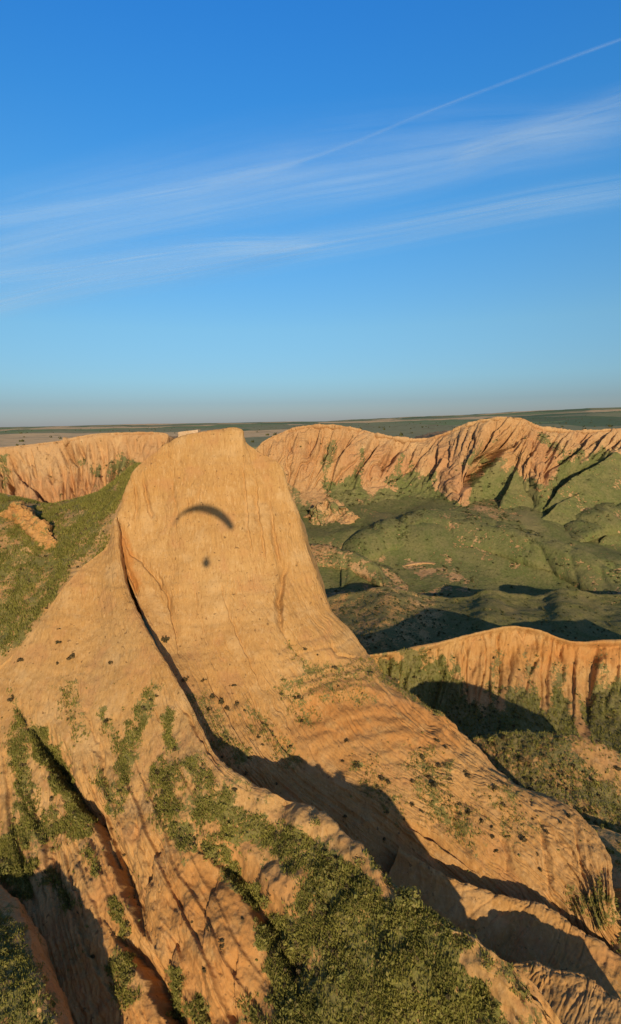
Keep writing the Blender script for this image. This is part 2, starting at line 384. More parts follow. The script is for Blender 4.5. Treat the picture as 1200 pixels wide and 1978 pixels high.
    veg = strokes(q, [([(480,1370),(520,1420),(560,1465)], 22, .45), ([(540,1330),(600,1390)], 22, .40), ([(380,1350),(440,1440),(470,1465)], 22, .48),
                      ([(560,1250),(600,1300)], 10, .42), ([(620,1300),(720,1300)], 22, .38), ([(820,1470),(850,1560),(900,1600)], 42, .43),
                      ([(960,1540),(1000,1600)], 40, .36), ([(1130,1740),(1190,1760)], 30, .62), ([(740,1310),(860,1385)], 9, .50),
                      ([(700,1480),(760,1560)], 30, .36), ([(560,1330),(700,1340)], 25, .36)])
    red = strokes(q, [([(620,1390),(740,1390),(850,1410)], 55, 1.0), ([(560,1440),(700,1460)], 40, .6), ([(226,1040),(262,1130)], 14, 1.0)])
    red = np.maximum(red, 0.25 * sst(1380, 1500, q[..., 1]))
    return finish('cliff', p, MAT_NEAR, veg, red, 'main')
build_main_cliff()['label'] = 'tall smooth tan clay cliff bearing the shadow of the paraglider'

# ---------------------------------------------------------------- near buttress and green knoll
def build_buttress():
    rows = [
     [(-120,1400,64),(-20,1315,67),(60,1240,69.5),(110,1165,72),(160,1105,74.5),(208,1062,76.5),(222,1012,78)],
     [(-110,1500,58),(0,1430,60.5),(85,1350,63.5),(140,1280,66),(185,1210,69),(220,1150,70.5),(240,1130,71.5)],
     [(-100,1620,52),(10,1560,54),(110,1480,56.5),(175,1400,59.5),(235,1330,61.5),(272,1270,63.5),(290,1237,64.5)],
     [(-90,1740,46.5),(30,1690,48),(130,1610,50.5),(210,1530,53),(280,1450,55.5),(328,1385,57.5),(354,1342,58.5)],
     [(-80,1850,42),(50,1800,43),(150,1730,45),(250,1650,47),(335,1570,49),(395,1510,50),(430,1478,51)],
     [(-70,1950,38.5),(70,1900,39.5),(180,1840,41),(290,1770,42.5),(390,1690,44.5),(480,1610,46),(560,1552,47)],
     [(-60,2050,36),(90,2000,36.5),(210,1940,38),(330,1870,39),(450,1790,40.5),(560,1700,42),(650,1612,43)],
     [(-50,2150,33),(110,2100,34),(240,2040,35),(370,1970,36),(500,1890,37),(640,1790,38),(750,1708,37.2)],
     [(-40,2250,31),(130,2200,31.5),(270,2140,32),(410,2070,33),(560,1990,33.5),(710,1890,34.5),(850,1785,33.5)],
     [(-30,2350,29),(150,2300,29.5),(300,2240,30),(450,2170,30.5),(620,2090,31),(790,1985,32),(940,1855,30.9)],
     [(-20,2450,27),(170,2400,27.5),(330,2340,28),(490,2270,28.5),(680,2190,29),(870,2080,30),(1010,1905,29.1)],
     [(-10,2550,25),(190,2500,25.5),(360,2440,26),(530,2370,26.5),(740,2290,27),(940,2180,28),(1075,1985,27.8)],
     [(0,2700,23),(210,2650,23.5),(390,2590,24),(570,2500,24.5),(800,2430,25),(1010,2300,26),(1150,2090,28.5)],
    ]
    g = PG(rows)
    g = add_col(g, (0.3, 0.9, -1.1)); g = add_col(g, (0.3, 1.8, -6)); g = add_col(g, (0.6, 3, -18))
    g = add_row(g, (0, 0.8, -0.4), False); g = add_row(g, (0, 3, -6), False); g = add_row(g, (0, 4, -16), False)
    p = loft(g, 600, 480, wr=[.3,.4,.4] + [1.1,1.2,1.3,1.3,1.3,1.3,1.2,1.0,.7,.5,.4,.3], wc=[.7,1.2,1.2,1.2,1.1,1,.45,.4,.2])
    n = face_cam(normals(p), p); q = proj(p); u, v = q[..., 0], q[..., 1]
    x, y, z = p[..., 0], p[..., 1], p[..., 2]
    s = np.broadcast_to(np.linspace(0, 1, p.shape[1])[None], p.shape[:2])
    t = np.broadcast_to(np.linspace(0, 1, p.shape[0])[:, None], p.shape[:2])
    low = sst(1300, 1560, v)
    knoll = strokes(q, [([(560,1620),(700,1800),(800,1950),(850,2100)], 200, 1.0)])
    wob = 0.02 * pn(x * .25, y * .25, z * .25)
    rill = ridged((s + wob) * 20, t * 3.0, 4.7, 3); rill2 = ridged((s + wob) * 60, t * 7, 2.1, 2)
    d = 0.6 * fbm(x * .13, y * .13, z * .13, 4) * (0.4 + 0.6 * low)
    patch = sst(-.3, .4, fbm(x * .13 + 9, y * .13, z * .13, 3)); wv = .02 * fbm(x * .35, y * .35, z * .35, 3); bare = 1 - knoll
    d += (0.04 + 0.08 * low * bare * patch) * rill
    d -= bare * ((.05 + .26 * low * patch) * rills((s + wv) * 24, t * 4.5, 2.2, .11) + (.04 + .13 * low) * (.3 + .7 * patch) * rills((s + wv) * 64, t * 10, 7.7, .14) + .06 * low * rills((s + wv) * 130, t * 24, 1.7, .2))
    d += bare * .09 * low * billow(x * .5, y * .4, z * .3, 4) + 0.06 * fbm(x * .7, y * .7, z * .5, 3) + 0.06 * low * fbm(x * 1.5, y * 1.5, z * 1.2, 4)
    rb = bare * sst(1400, 1600, v); ph = s * 17 + .9 * pn(s * 8, t * 2.2, 4) + .25 * pn(s * 30, t * 9, 6)
    d += rb * (.85 * sst(-.35, .3, pn(s * 9, t * 2.5, 12)) * saw(-ph) + .28 * sst(-.3, .3, pn(s * 22, t * 5, 22)) * saw(-(ph * 2.7 + 1.3 * pn(s * 14, t * 4, 2))))
    d += bare * .05 * np.tanh(4 * pn(.3, .7, (z + .5 * fbm(x * .12, y * .12, 0, 3)) * 1.3)) * patch
    d += knoll * 0.5 * fbm(x * .35, y * .35, z * .35, 3)
    wq = q + 7.0 * np.stack([pn(x * .5, z * .5), pn(z * .5, x * .5, 4)], -1) + 4.5 * np.stack([pn(x * 1.7, z * 1.7), pn(z * 1.7, x * 1.7, 4)], -1)
    def ck(pts, a, b, dep, fl=-1):
        nonlocal d; d = d - crack(wq, pts, a, b, dep, fl)
    ck([(45,1400),(80,1460),(120,1520),(165,1575),(195,1630),(230,1705),(265,1790)], 4, 50, 4.2)
    ck([(215,1800),(250,1850),(290,1920),(330,1980),(370,2060)], 4, 46, 4.2)
    ck([(90,1640),(105,1700),(140,1770),(165,1830),(200,1900)], 3, 24, 1.0); ck([(20,1480),(50,1560),(80,1640)], 3, 22, .8)
    ck([(350,1800),(330,1870),(322,1930)], 3, 22, .7, 1); ck([(470,1830),(455,1900),(450,1970)], 3, 20, .6, 1); ck([(420,1690),(400,1760),(395,1830)], 3, 20, .5, 1); ck([(500,1850),(520,1920),(535,1980)], 3, 22, .6)
    ck([(170,1380),(190,1450),(200,1520)], 2, 12, .4); ck([(110,1290),(130,1370),(140,1440)], 2, 10, .3); ck([(250,1540),(262,1600),(250,1660)], 3, 16, .6)
    ck([(300,1640),(290,1680),(270,1740),(262,1800)], 5, 24, 1.0, 1)
    ck([(395,1650),(440,1690),(480,1740),(510,1790),(540,1850),(560,1900)], 7, 55, 2.4)
    ck([(335,1350),(370,1400),(415,1470)], 3, 14, 0.8)
    ck([(600,1690),(620,1740),(625,1800)], 5, 30, 0.8)
    ck([(150,1660),(180,1730),(200,1800)], 4, 20, 0.8)
    ck([(120,1660),(150,1740),(170,1800)], 4, 20, 0.6)
    # rounded clay bulges between the gullies
    for (cu, cv, ru, rv, a) in ((340,1720,70,110,1.1),(420,1830,95,130,1.6),(545,1720,55,60,1.0),(170,1700,40,80,.7),(600,1590,60,30,.5),(260,1600,60,60,.6),(780,1900,150,120,.9)):
        d += a * np.clip(1 - ((u - cu) / ru) ** 2 - ((v - cv) / rv) ** 2, 0, 1)
    edge = sst(0.0, 0.09, t)
    p = roughen(p + n * (d * (0.35 + 0.65 * edge))[..., None], .03, 1.6)
    q = proj(p); x, y, z = p[..., 0], p[..., 1], p[..., 2]
    veg = strokes(q, [
      ([(290,1340),(265,1400),(240,1470),(225,1560)], 18, .56), ([(325,1380),(330,1440)], 13, .62), ([(325,1480),(318,1540),(330,1600),(360,1620)], 30, .62),
      ([(30,1400),(35,1470),(55,1560)], 22, .58), ([(70,1420),(110,1480),(150,1560),(160,1600)], 20, .72), ([(50,1600),(130,1600)], 36, .60),
      ([(10,1650),(40,1700)], 34, .86), ([(400,1560),(470,1600),(540,1620)], 46, .62), ([(560,1620),(640,1680),(700,1720)], 52, .68),
      ([(440,1680),(500,1740)], 18, .8), ([(620,1740),(600,1830),(620,1950)], 60, .74), ([(700,1760),(800,1850),(900,1950),(950,2100)], 110, .80),
      ([(780,1800),(880,1860),(960,1930)], 50, .76), ([(540,1800),(560,1900),(570,2000)], 40, .9), ([(400,1640),(420,1650)], 20, .8),
      ([(190,1500),(215,1540)], 16, .5), ([(340,1880),(345,1960)], 12, .75), ([(380,1940),(400,2000)], 22, .6), ([(235,1860),(240,1930)], 22, .62),
      ([(100,1700),(130,1740)], 20, .55), ([(170,1640),(180,1680)], 12, .5), ([(580,1730),(585,1770)], 10, .8), ([(480,1950),(520,2000)], 30, .5),
      ([(380,1480),(420,1540)], 26, .52), ([(200,1380),(230,1450)], 14, .46), ([(20,1340),(40,1380)], 14, .4),
      ([(220,1740),(240,1800)], 12, .6), ([(680,1900),(720,2000)], 130, .84), ([(130,1330),(150,1420)], 26, .38), ([(440,1500),(540,1560),(620,1600)], 16, .30)])
    pale = strokes(q, [([(640,1625),(700,1670),(760,1730)], 12, 1.0), ([(900,1850),(960,1900),(1000,1960)], 16, 1.0), ([(470,1545),(560,1570),(620,1610)], 14, .7)])
    veg = veg * (1 - 0.75 * pale)
    veg = np.where(s > 0.93, veg * .4, veg)
    red = np.maximum(strokes(q, [([(420,1750),(430,1850),(380,1978)], 130, .8), ([(200,1650),(230,1800)], 40, .5), ([(130,1800),(180,1900)], 60, .5), ([(540,1720),(590,1760)], 50, .8)]),
                     0.10 * sst(1500, 1650, q[..., 1]))
    return finish('hillside', p, MAT_NEAR, veg, red, 'buttress')
build_buttress()['label'] = 'near clay hillside with gullies, grass strips and a green scrub knoll'

# ---------------------------------------------------------------- lower left spur
def build_left_spur():
    rows = []
    for (u, v, d) in [(-60,1655,49),(-25,1700,47),(18,1738,44.4),(42,1800,39.6),(62,1870,35.6),(84,1940,33),(112,2030,30.5),(140,2130,28.5),(170,2250,26.5)]:
        rows.append([(u - 420, v + 110, d - 4), (u - 260, v + 60, d - 1.6), (u - 150, v + 30, d - .6), (u - 80, v + 12, d - .1), (u - 30, v + 3, d + .1), (u, v, d)])
    g = PG(rows)
    g = add_col(g, (0.35, 0.7, -0.9)); g = add_col(g, (0.6, 1.6, -5)); g = add_col(g, (0.6, 3, -16))
    g = add_row(g, (0, 1.0, -0.8), False); g = add_row(g, (0, 3, -8), False)
    p = loft(g, 200, 150)
    n = face_cam(normals(p), p); x, y, z = p[..., 0], p[..., 1], p[..., 2]
    p = roughen(p + n * (0.35 * fbm(x * .3, y * .3, z * .3, 5) + 0.12 * ridged(x * .8, y * .8, z * .3, 3))[..., None], .05, 1.4)
    q = proj(p)
    veg = strokes(q, [([(-40,1800),(10,1860),(40,1960)], 75, .66), ([(0,1770),(20,1790)], 20, .5)])
    return finish('hillside', p, MAT_NEAR, veg, 0.3 + 0 * veg, 'spur')
build_left_spur()['label'] = 'small grassy spur at the lower left edge'

# ---------------------------------------------------------------- ribs of the gorge, lower right
def build_rib(crest, front, backs, nr, nc, amp, seed, veg0, key, redv=0.5, strk=None):
    """crest: (u, v, d) list; front: list of (du, dv, dd) rows running down from the crest; backs: world offsets behind it"""
    rows = [[(u + f[0], v + f[1], d + f[2]) for (u, v, d) in crest] for f in [(0, 0, 0)] + front]
    g = PG(rows)
    for b in backs: g = add_row(g, b, False)
    p = loft(g, nr, nc)
    n = face_cam(normals(p), p); x, y, z = p[..., 0], p[..., 1], p[..., 2]
    s = np.broadcast_to(np.linspace(0, 1, nc)[None], p.shape[:2]); t = np.broadcast_to(np.linspace(0, 1, nr)[:, None], p.shape[:2])
    p = p + n * (amp * (fbm(x * .25 + seed, y * .25, z * .25, 5) + .45 * ridged(x * .7 + seed, y * .7, z * .12, 3) + .2 * fbm(x * 1.5, y * 1.5, z * 1.5, 3)) - amp * (.5 * rills(s * 13 + .4 * pn(s * 9, t * 4, 2), t * 3, seed, .1) + .25 * rills(s * 34, t * 7, seed + 3, .13)))[..., None]; p = roughen(p, .035, 1.6)
    q = proj(p)
    veg = np.full(p.shape[:2], veg0) if strk is None else strokes(q, strk)
    return finish('ridge', p, MAT_NEAR, veg, np.full(p.shape[:2], redv), key)
build_rib([(770,1640,50.5),(850,1691,48.3),(905,1712,47.4),(960,1732,46.8),(1010,1746,46.2),(1045,1750,45.8),(1087,1775,44.8),(1114,1797,44),(1160,1822,43),(1230,1880,41),(1300,1930,39)],
          [(-8,26,-.8),(-30,70,-2.4),(-60,140,-4.5),(-90,240,-7)], [(0,.7,-.7),(.3,2,-5),(.5,3,-14)], 120, 280, .2, 3.0, .12, 'rib1', .2)['label'] = 'upper sunlit clay rib in the gorge at lower right'
build_rib([(930,1850,40.6),(982,1869,39.4),(1035,1868,39),(1069,1882,38.3),(1129,1891,37.6),(1162,1912,36.7),(1200,1939,35.7),(1250,1970,34.6),(1310,2000,33.4)],
          [(-8,26,-.8),(-30,80,-2.4),(-60,160,-4.5),(-90,260,-7)], [(0,.7,-.7),(.3,2,-5),(.5,3,-14)], 110, 240, .2, 9.0, .14, 'rib2', .2)['label'] = 'lowest sunlit clay rib at the lower right corner'

# ---------------------------------------------------------------- grassy slope behind the crest
def build_back_slope():
    rows = [
     [(325,880,86),(250,960,85),(220,1055,80),(155,1125,76),(66,1252,70.5),(-60,1380,65)],
     [(285,900,89),(205,985,89),(145,1050,86),(75,1125,81),(-15,1210,76),(-150,1310,72)],
     [(270,898,94),(205,952,97),(112,1000,97),(20,1030,94),(-80,1090,90),(-220,1180,85)],
     [(255,905,104),(190,952,110),(90,975,110),(0,958,110),(-120,1000,105),(-300,1080,100)]]
    g = PG(rows)
    g = add_row(g, (0, 5, -3)); g = add_row(g, (0, 15, -18))
    g = add_row(g, (1, -1, -2), False)
    p = loft(g, 260, 260, wr=[.3,1.2,1.2,1,.3,.3])
    n = face_cam(normals(p), p); x, y, z = p[..., 0], p[..., 1], p[..., 2]
    s = np.broadcast_to(np.linspace(0, 1, 260)[None], p.shape[:2])
    p = p + n * (0.35 * fbm(x * .2, y * .2, z * .2, 5) + .10 * ridged(s * 40, y * .1, 0, 2))[..., None]
    q = proj(p)
    bare = strokes(q, [([(50,985),(75,1015),(96,1040)], 9, .9), ([(20,950),(70,955)], 8, .5), ([(150,1115),(60,1240),(0,1300)], 12, .5)])
    return finish('slope', p, MAT_NEAR, np.clip(0.60 + .42 * fbm(x * .14, y * .14, z * .14, 4) - 0.9 * bare - .25 * sst(.35, 0, np.broadcast_to(np.linspace(0, 1, 260)[:, None], p.shape[:2])), 0, 1), None, 'slope')
build_back_slope()['label'] = 'bright grassy slope behind the cliff edge at left'
build_rib([(24,972,99),(40,978,96.5),(58,990,94),(78,1008,91.5),(94,1028,89.6),(104,1046,88.4),(110,1064,88)], [(-7,7,.2),(-16,15,.6),(-26,30,4)], [(.6,.8,-1.0),(1.4,2.0,-5),(2,4,-9)], 70, 110, .9, 21, .30, 'notch')['label'] = 'small pale rock rib on the grassy slope at left'

# ---------------------------------------------------------------- middle ridge, scrub hills right
def build_strip(key, name, label, rows, backs, nr, nc, mat, disp, vegf, redf=None, wr=None):
    g = PG(rows)
    for b in backs: g = add_row(g, b, False)
    p = loft(g, nr, nc, wr=wr)
    n = face_cam(normals(p), p)
    s = np.broadcast_to(np.linspace(0, 1, nc)[None], p.shape[:2]); t = np.broadcast_to(np.linspace(0, 1, nr)[:, None], p.shape[:2])
    w_ = np.ones(g.shape[0] - 1) if wr is None else np.asarray(wr, float); tc_ = w_[:len(backs)].sum() / w_.sum(); t = np.clip((t - tc_) / (1 - tc_), 0, 1)
    p = p + n * disp(p[..., 0], p[..., 1], p[..., 2], s, t, proj(p))[..., None]
    q = proj(p)
    veg = vegf(q, p); red = redf(q, p) if redf else np.zeros(p.shape[:2])
    o = finish(name, p, mat, veg, red, key); o['label'] = label
    return o
cr = [(640,1290,110),(705,1268,112),(745,1262,113),(800,1253,113),(860,1235,114),(905,1222,115),(960,1210,116),(1010,1218,116),(1060,1238,115),(1130,1240,114),(1200,1238,113),(1320,1235,112)]
dv = [(0,0),(32,-1.6),(75,-4.5),(130,-10),(200,-19),(290,-30)]
build_strip('midridge', 'ridge', 'fluted clay ridge with green skirts in the valley at right',
    [[(u + (i*6 - 8), v + a, d + b) for i, (u, v, d) in enumerate(cr)] for (a, b) in dv], [(0,1.5,-1.0),(1,6,-5),(2,22,-12)], 200, 420, MAT_MID,
    lambda x, y, z, s, t, q: .6 * fbm(x*.08, y*.08, z*.08, 4) + (.7 * billow(s*14 + .5*t + .25*pn(s*9,t*4), t*1.4, 3, 3) + 1.5 * sst(-.35, .35, pn(s*11, t*2, 5)) * saw(s*15 + 1.0*t + 1.2*pn(s*7, t*.5, 2)) + .3 * sst(-.2, .4, pn(s*17, t*3, 15)) * saw(s*41 + 1.5*t + 1.2*pn(s*20, t*.6, 9)) - .8 * rills(s*15 + .5*t, t*1.8, 3, .09) - .3 * rills(s*40 + .5*t, t*4, 13, .11)) * sst(.0, .10, t) * sst(.8, .35, t) + .12 * fbm(x*.6, y*.6, z*.6, 3),
    lambda q, p: np.clip(0.95 * sst(1262, 1345, q[..., 1] + 40 * pn(p[..., 0]*.25, 0, 2) - 45*ridged(q[..., 0]*.018, q[..., 1]*.004, 3, 2)) * strokes(q, [([(700,1400),(1300,1400)], 150, 1)]) 
        + strokes(q, [([(740,1290),(800,1285),(860,1300)], 32, .85), ([(800,1330),(870,1340)], 40, .9), ([(965,1250),(955,1340)], 13, .48), ([(1020,1270),(1030,1350)], 15, .48), ([(1080,1285),(1085,1360)], 15, .48), ([(1160,1275),(1165,1350)], 20, .48)]) - strokes(q, [([(918,1230),(912,1340)], 20, .9), ([(1100,1340),(1130,1420)], 9, .7), ([(975,1310),(970,1370)], 6, .6), ([(1040,1300),(1050,1370)], 7, .6), ([(960,1220),(1010,1240)], 20, .8)]), 0, 1),
    lambda q, p: strokes(q, [([(1060,1260),(1200,1265)], 30, .9), ([(920,1270),(1010,1250)], 40, .5)]))
cr = [(840,1450,80),(895,1434,79),(940,1426,78),(985,1421,77),(1050,1418,76),(1110,1427,75),(1160,1444,74),(1215,1468,73),(1320,1510,70)]
dv = [(0,0),(25,-2.2),(60,-5),(115,-9),(190,-14),(300,-20)]
build_strip('scrubhill', 'hill', 'scrub covered low hill in front of the fluted ridge',
    [[(u + a*.15, v + a, d + b) for (u, v, d) in cr] for (a, b) in dv], [(0,1.2,-.8),(.5,4,-6),(1,8,-16)], 160, 260, MAT_MID,
    lambda x, y, z, s, t, q: .45 * fbm(x*.15, y*.15, z*.15, 5) + .15 * ridged(s*20, t*3, 1, 2),
    lambda q, p: 0.60 + .15 * pn(p[..., 0]*.2, p[..., 1]*.2) - strokes(q, [([(1130,1440),(1200,1500)], 26, .45)]))
cr = [(1060,1640,62),(1100,1612,61),(1140,1600,60),(1180,1608,59),(1230,1625,58),(1330,1660,56)]
build_strip('scrubhill2', 'hill', 'small dark topped scrub mound at the right edge',
    [[(u + a*.15, v + a, d + b) for (u, v, d) in cr] for (a, b) in [(0,0),(18,-2),(50,-4.5),(110,-8),(220,-13)]], [(0,1,-.8),(.5,3,-6),(1,6,-14)], 80, 110, MAT_NEAR,
    lambda x, y, z, s, t, q: .3 * fbm(x*.25, y*.25, z*.25, 5), lambda q, p: 0.42 + .2 * pn(p[..., 0]*.3, p[..., 1]*.3))
cr = [(1120,1770,50),(1160,1735,49.5),(1200,1722,49),(1260,1720,48),(1340,1740,46)]
build_strip('scrubhill3', 'hill', 'bushy clay mound at the right edge below the dark hollow',
    [[(u + a*.15, v + a, d + b) for (u, v, d) in cr] for (a, b) in [(0,0),(18,-1.6),(50,-3.5),(110,-6),(220,-10)]], [(0,1,-.8),(.5,3,-6),(1,5,-14)], 80, 100, MAT_NEAR,
    lambda x, y, z, s, t, q: .3 * fbm(x*.25, y*.25, z*.25 + 4, 5), lambda q, p: 0.5 + .2 * pn(p[..., 0]*.3, p[..., 1]*.3))

# ---------------------------------------------------------------- valley
def vrow(v, d, dips=None):
    us = [480, 560, 640, 720, 800, 880, 960, 1040, 1120, 1200, 1300, 1420]
    return [(u, v + (dips[i] if dips else 0), d) for i, u in enumerate(us)]
build_strip('valley', 'valley_floor', 'green rolling valley floor below the far cliffs',
    [vrow(905, 318), vrow(945, 285), vrow(990, 255, [10,10,10,0,-5,-5,0,5,10,20,20,20]), vrow(1035, 232, [10,10,5,-10,-15,-5,0,5,15,25,30,30]), vrow(1080, 214), vrow(1118, 200), vrow(1148, 186),
     vrow(1180, 168), vrow(1215, 152), vrow(1255, 138), vrow(1310, 122), vrow(1400, 102)], [(0,20,-3)], 420, 420, MAT_FAR,
    lambda x, y, z, s, t, q: (2.6 * fbm(x*.016, y*.016, 0, 3) + 1.5 * billow(x*.016 + y*.008, y*.006, 4, 3)) * sst(.0,.12,t) * sst(1.0,.7,t) + .4 * fbm(x*.09, y*.09, 0, 4) 
        + 2.5 * np.exp(-((q[..., 0]-880)/150)**2 - ((q[..., 1]-1020)/40)**2) + 2.0 * np.exp(-((q[..., 0]-1150)/120)**2 - ((q[..., 1]-1085)/30)**2)
        - crack(q, [(700,1000),(680,1040),(640,1075)], 10, 40, 2.0, -1) - crack(q, [(1110,1090),(1060,1060),(1000,1010)], 10, 30, 1.5, 1),
    lambda q, p: np.clip(.95 + .2 * fbm(p[..., 0]*.04, p[..., 1]*.04, 3, 3) - strokes(q, [([(620,1060),(700,1075)], 22, .5), ([(790,1095),(830,1105),(880,1112)], 10, .5), ([(960,985),(900,965)], 20, .4), ([(640,1160),(760,1155),(900,1165)], 26, .42),
        ([(690,1190),(760,1200)], 40, .5), ([(930,1060),(1010,1080)], 18, .35), ([(850,990),(1000,1000)], 12, .3), ([(1120,1000),(1200,1020)], 25, .35), ([(720,1060),(735,1080)], 9, .6)]), 0, 1), wr=[.3,1,1,1,1,1,1.2,1.2,1,1,.8,.4])
vd_ = lambda v_: float(np.interp(v_, VV0, VD0))
VV0, VD0 = [905, 945, 990, 1035, 1080, 1118, 1148, 1180], [318, 285, 255, 232, 214, 200, 186, 168]
def valley_hill(key, label, cu, lift, span, vg):
    m_ = len(cu) - 1; en = [min(1.0, max(0.0, min(i_, m_ - i_) / 2.2)) - .12 * (i_ in (0, m_)) for i_ in range(m_ + 1)]
    rows = [[(u, v + a, vd_(v + a) - lift * k * e_) for (u, v), e_ in zip(cu, en)] for (a, k) in ((0, 1.0), (span * .25, .95), (span * .55, .6), (span, .12), (span * 1.3, -.5))]
    build_strip(key, 'hill', label, rows, [(0, 6, -1.2), (0, 16, -5)], 120, 260, MAT_FAR,
        lambda x, y, z, s, t, q: 1.0 * fbm(x*.03, y*.03, 0, 4) + .35 * fbm(x*.14, y*.14, 0, 3) - 1.3 * rills(x*.028 + y*.02, y*.012, 3, .10) - .6 * rills(x*.08, y*.03, 9, .1),
        lambda q, p: np.clip(vg + .35 * fbm(p[..., 0]*.035, p[..., 1]*.035, 3, 3), 0, 1))
valley_hill('vh1', 'broad green rolling hill in the middle of the valley', [(660,1052),(690,1030),(740,1003),(800,987),(860,984),(930,996),(1000,1016),(1080,1046),(1150,1074),(1230,1104),(1300,1120)], 13, 62, .92)
valley_hill('vh2', 'pale scrubby rise at the valley edge beside the tall cliff', [(540,1060),(600,1050),(650,1056),(700,1072),(750,1092),(790,1110)], 9, 36, .55)
valley_hill('vh3', 'green rise under the far cliffs at the right edge', [(1090,1010),(1130,985),(1180,968),(1240,962),(1320,965)], 12, 50, .8)
cr = [(600,1172,172),(640,1155,171),(690,1148,170),(740,1133,170),(790,1140,170),(850,1152,170),(905,1149,170),(940,1138,170),(1000,1150,170),(1050,1151,170),(1085,1139,170),(1140,1145,170),(1200,1150,169),(1330,1150,168)]
build_strip('terrace', 'terrace', 'low scrubby terrace rising from the valley floor',
    [[(u, v + a, d + b) for (u, v, d) in cr] for (a, b) in [(0,0),(10,-4),(30,-12),(60,-24),(100,-35),(150,-44)]], [(0,3,-3.5),(1,8,-9)], 110, 320, MAT_MID,
    lambda x, y, z, s, t, q: 1.1 * fbm(x*.05, y*.05, 0, 4) + .2 * fbm(x*.3, y*.3, 0, 3),
    lambda q, p: np.clip(0.55 + .45 * sst(820, 900, q[..., 0]) + .12 * pn(p[..., 0]*.1, p[..., 1]*.1), 0, 1))

# ---------------------------------------------------------------- far cliffs
crE = [(470,915,288),(500,864,290),(545,838,295),(590,826,300),(640,825,300),(690,831,300),(740,843,300),(800,851,305),(850,843,303),(900,823,298),(960,810,293),(1008,811,292),(1030,822,296),(1050,829,300),(1100,833,305),(1150,833,308),(1210,829,310),(1300,835,312),(1420,840,315)]
midE = [(490,950,282),(510,935,283),(548,925,284),(595,925,284),(640,930,284),(690,925,285),(740,920,286),(790,925,286),(845,925,280),(890,950,262),(930,910,276),(985,895,280),(1020,905,274),(1055,930,266),(1090,900,280),(1140,885,288),(1200,880,290),(1290,885,290),(1420,890,290)]
upE = [tuple(np.array(a) * .52 + np.array(b) * .48 + np.array([0, 0, -3.0])) for a, b in zip(crE, midE)]
VV, VD = [905, 945, 990, 1035, 1080, 1118, 1148], [318, 285, 255, 232, 214, 200, 186]
footE, foot2 = [], []
for (u, v, d) in midE:
    vf = max(v + 22, float(np.interp(-(d - 6), [-x_ for x_ in VD], VV))); dfv = float(np.interp(vf, VV, VD))
    footE.append((u, vf, dfv)); foot2.append((u, vf + 30, float(np.interp(vf + 30, VV, VD)) + 8))
def dispE(x, y, z, s, t, q):
    wz = pn(s * 14, t * .9, 1); sh = s * 46 + 4.2 * t + 1.1 * wz + .4 * pn(s * 50, t * 1.6, 3)
    e = .25 * sst(-.05, .02, t) + .75 * sst(.0, .14, t); bl = sst(.78, .45, t)
    am = sst(-.3, .4, pn(s * 11, t * 2, 8)); am2 = sst(-.3, .4, pn(s * 23, t * 3, 18))
    d = (3.6 * am * saw(sh * .45) + 1.1 * am2 * saw(sh * 1.2 + 2.2) - 2.2 * rills(sh * .45, t * 1.6, 4, .09) - .7 * rills(sh * 1.6, t * 3.5, 14, .10) - .3 * rills(sh * 4.0, t * 8, 24, .13)) * e * (.12 + .88 * bl)
    d = d + 1.4 * fbm(x * .04, y * .04, z * .04, 4) + .7 * fbm(x*.22, y*.22, z*.22, 4)
    qq = q + 5 * np.stack([pn(x*.10, z*.10, 2), pn(z*.10, x*.10, 5)], -1) + 2 * np.stack([pn(x*.35, z*.35, 2), pn(z*.35, x*.35, 5)], -1)
    for pts, dep, w in (([(1000,822),(985,842),(950,880),(920,915),(897,947)], 9, 22), ([(960,818),(955,835),(935,870),(905,905),(893,925)], 6, 16), ([(978,840),(945,865),(915,895),(895,915)], 4, 12),
                        ([(915,832),(915,855),(900,890),(893,910)], 4.5, 14), ([(1004,852),(960,892),(925,928),(893,958)], 22, 34), ([(1145,842),(1120,865),(1085,895),(1060,920)], 7, 22), ([(1196,845),(1180,866),(1160,885)], 6, 18),
                        ([(690,838),(665,865),(635,895)], 7.6, 16), ([(735,850),(712,885),(690,920)], 8.549999999999999, 19), ([(782,855),(757,890),(735,922)], 8.549999999999999, 19), ([(655,845),(640,865),(622,890)], 5.699999999999999, 14), ([(845,858),(838,890),(830,920)], 7.6, 16),
                        ([(870,850),(866,880),(858,905)], 3, 10), ([(805,862),(797,890),(790,915)], 3, 10), ([(560,850),(565,885),(560,915)], 3, 12), ([(600,840),(600,880),(592,915)], 3, 12), ([(1040,840),(1030,870),(1010,900)], 4, 14), ([(1075,842),(1062,868),(1048,890)], 3.5, 12), ([(1105,842),(1090,862),(1078,880)], 3, 10)):
        d = d - crack(qq, pts, 2.5, w, dep, 1)
    return d
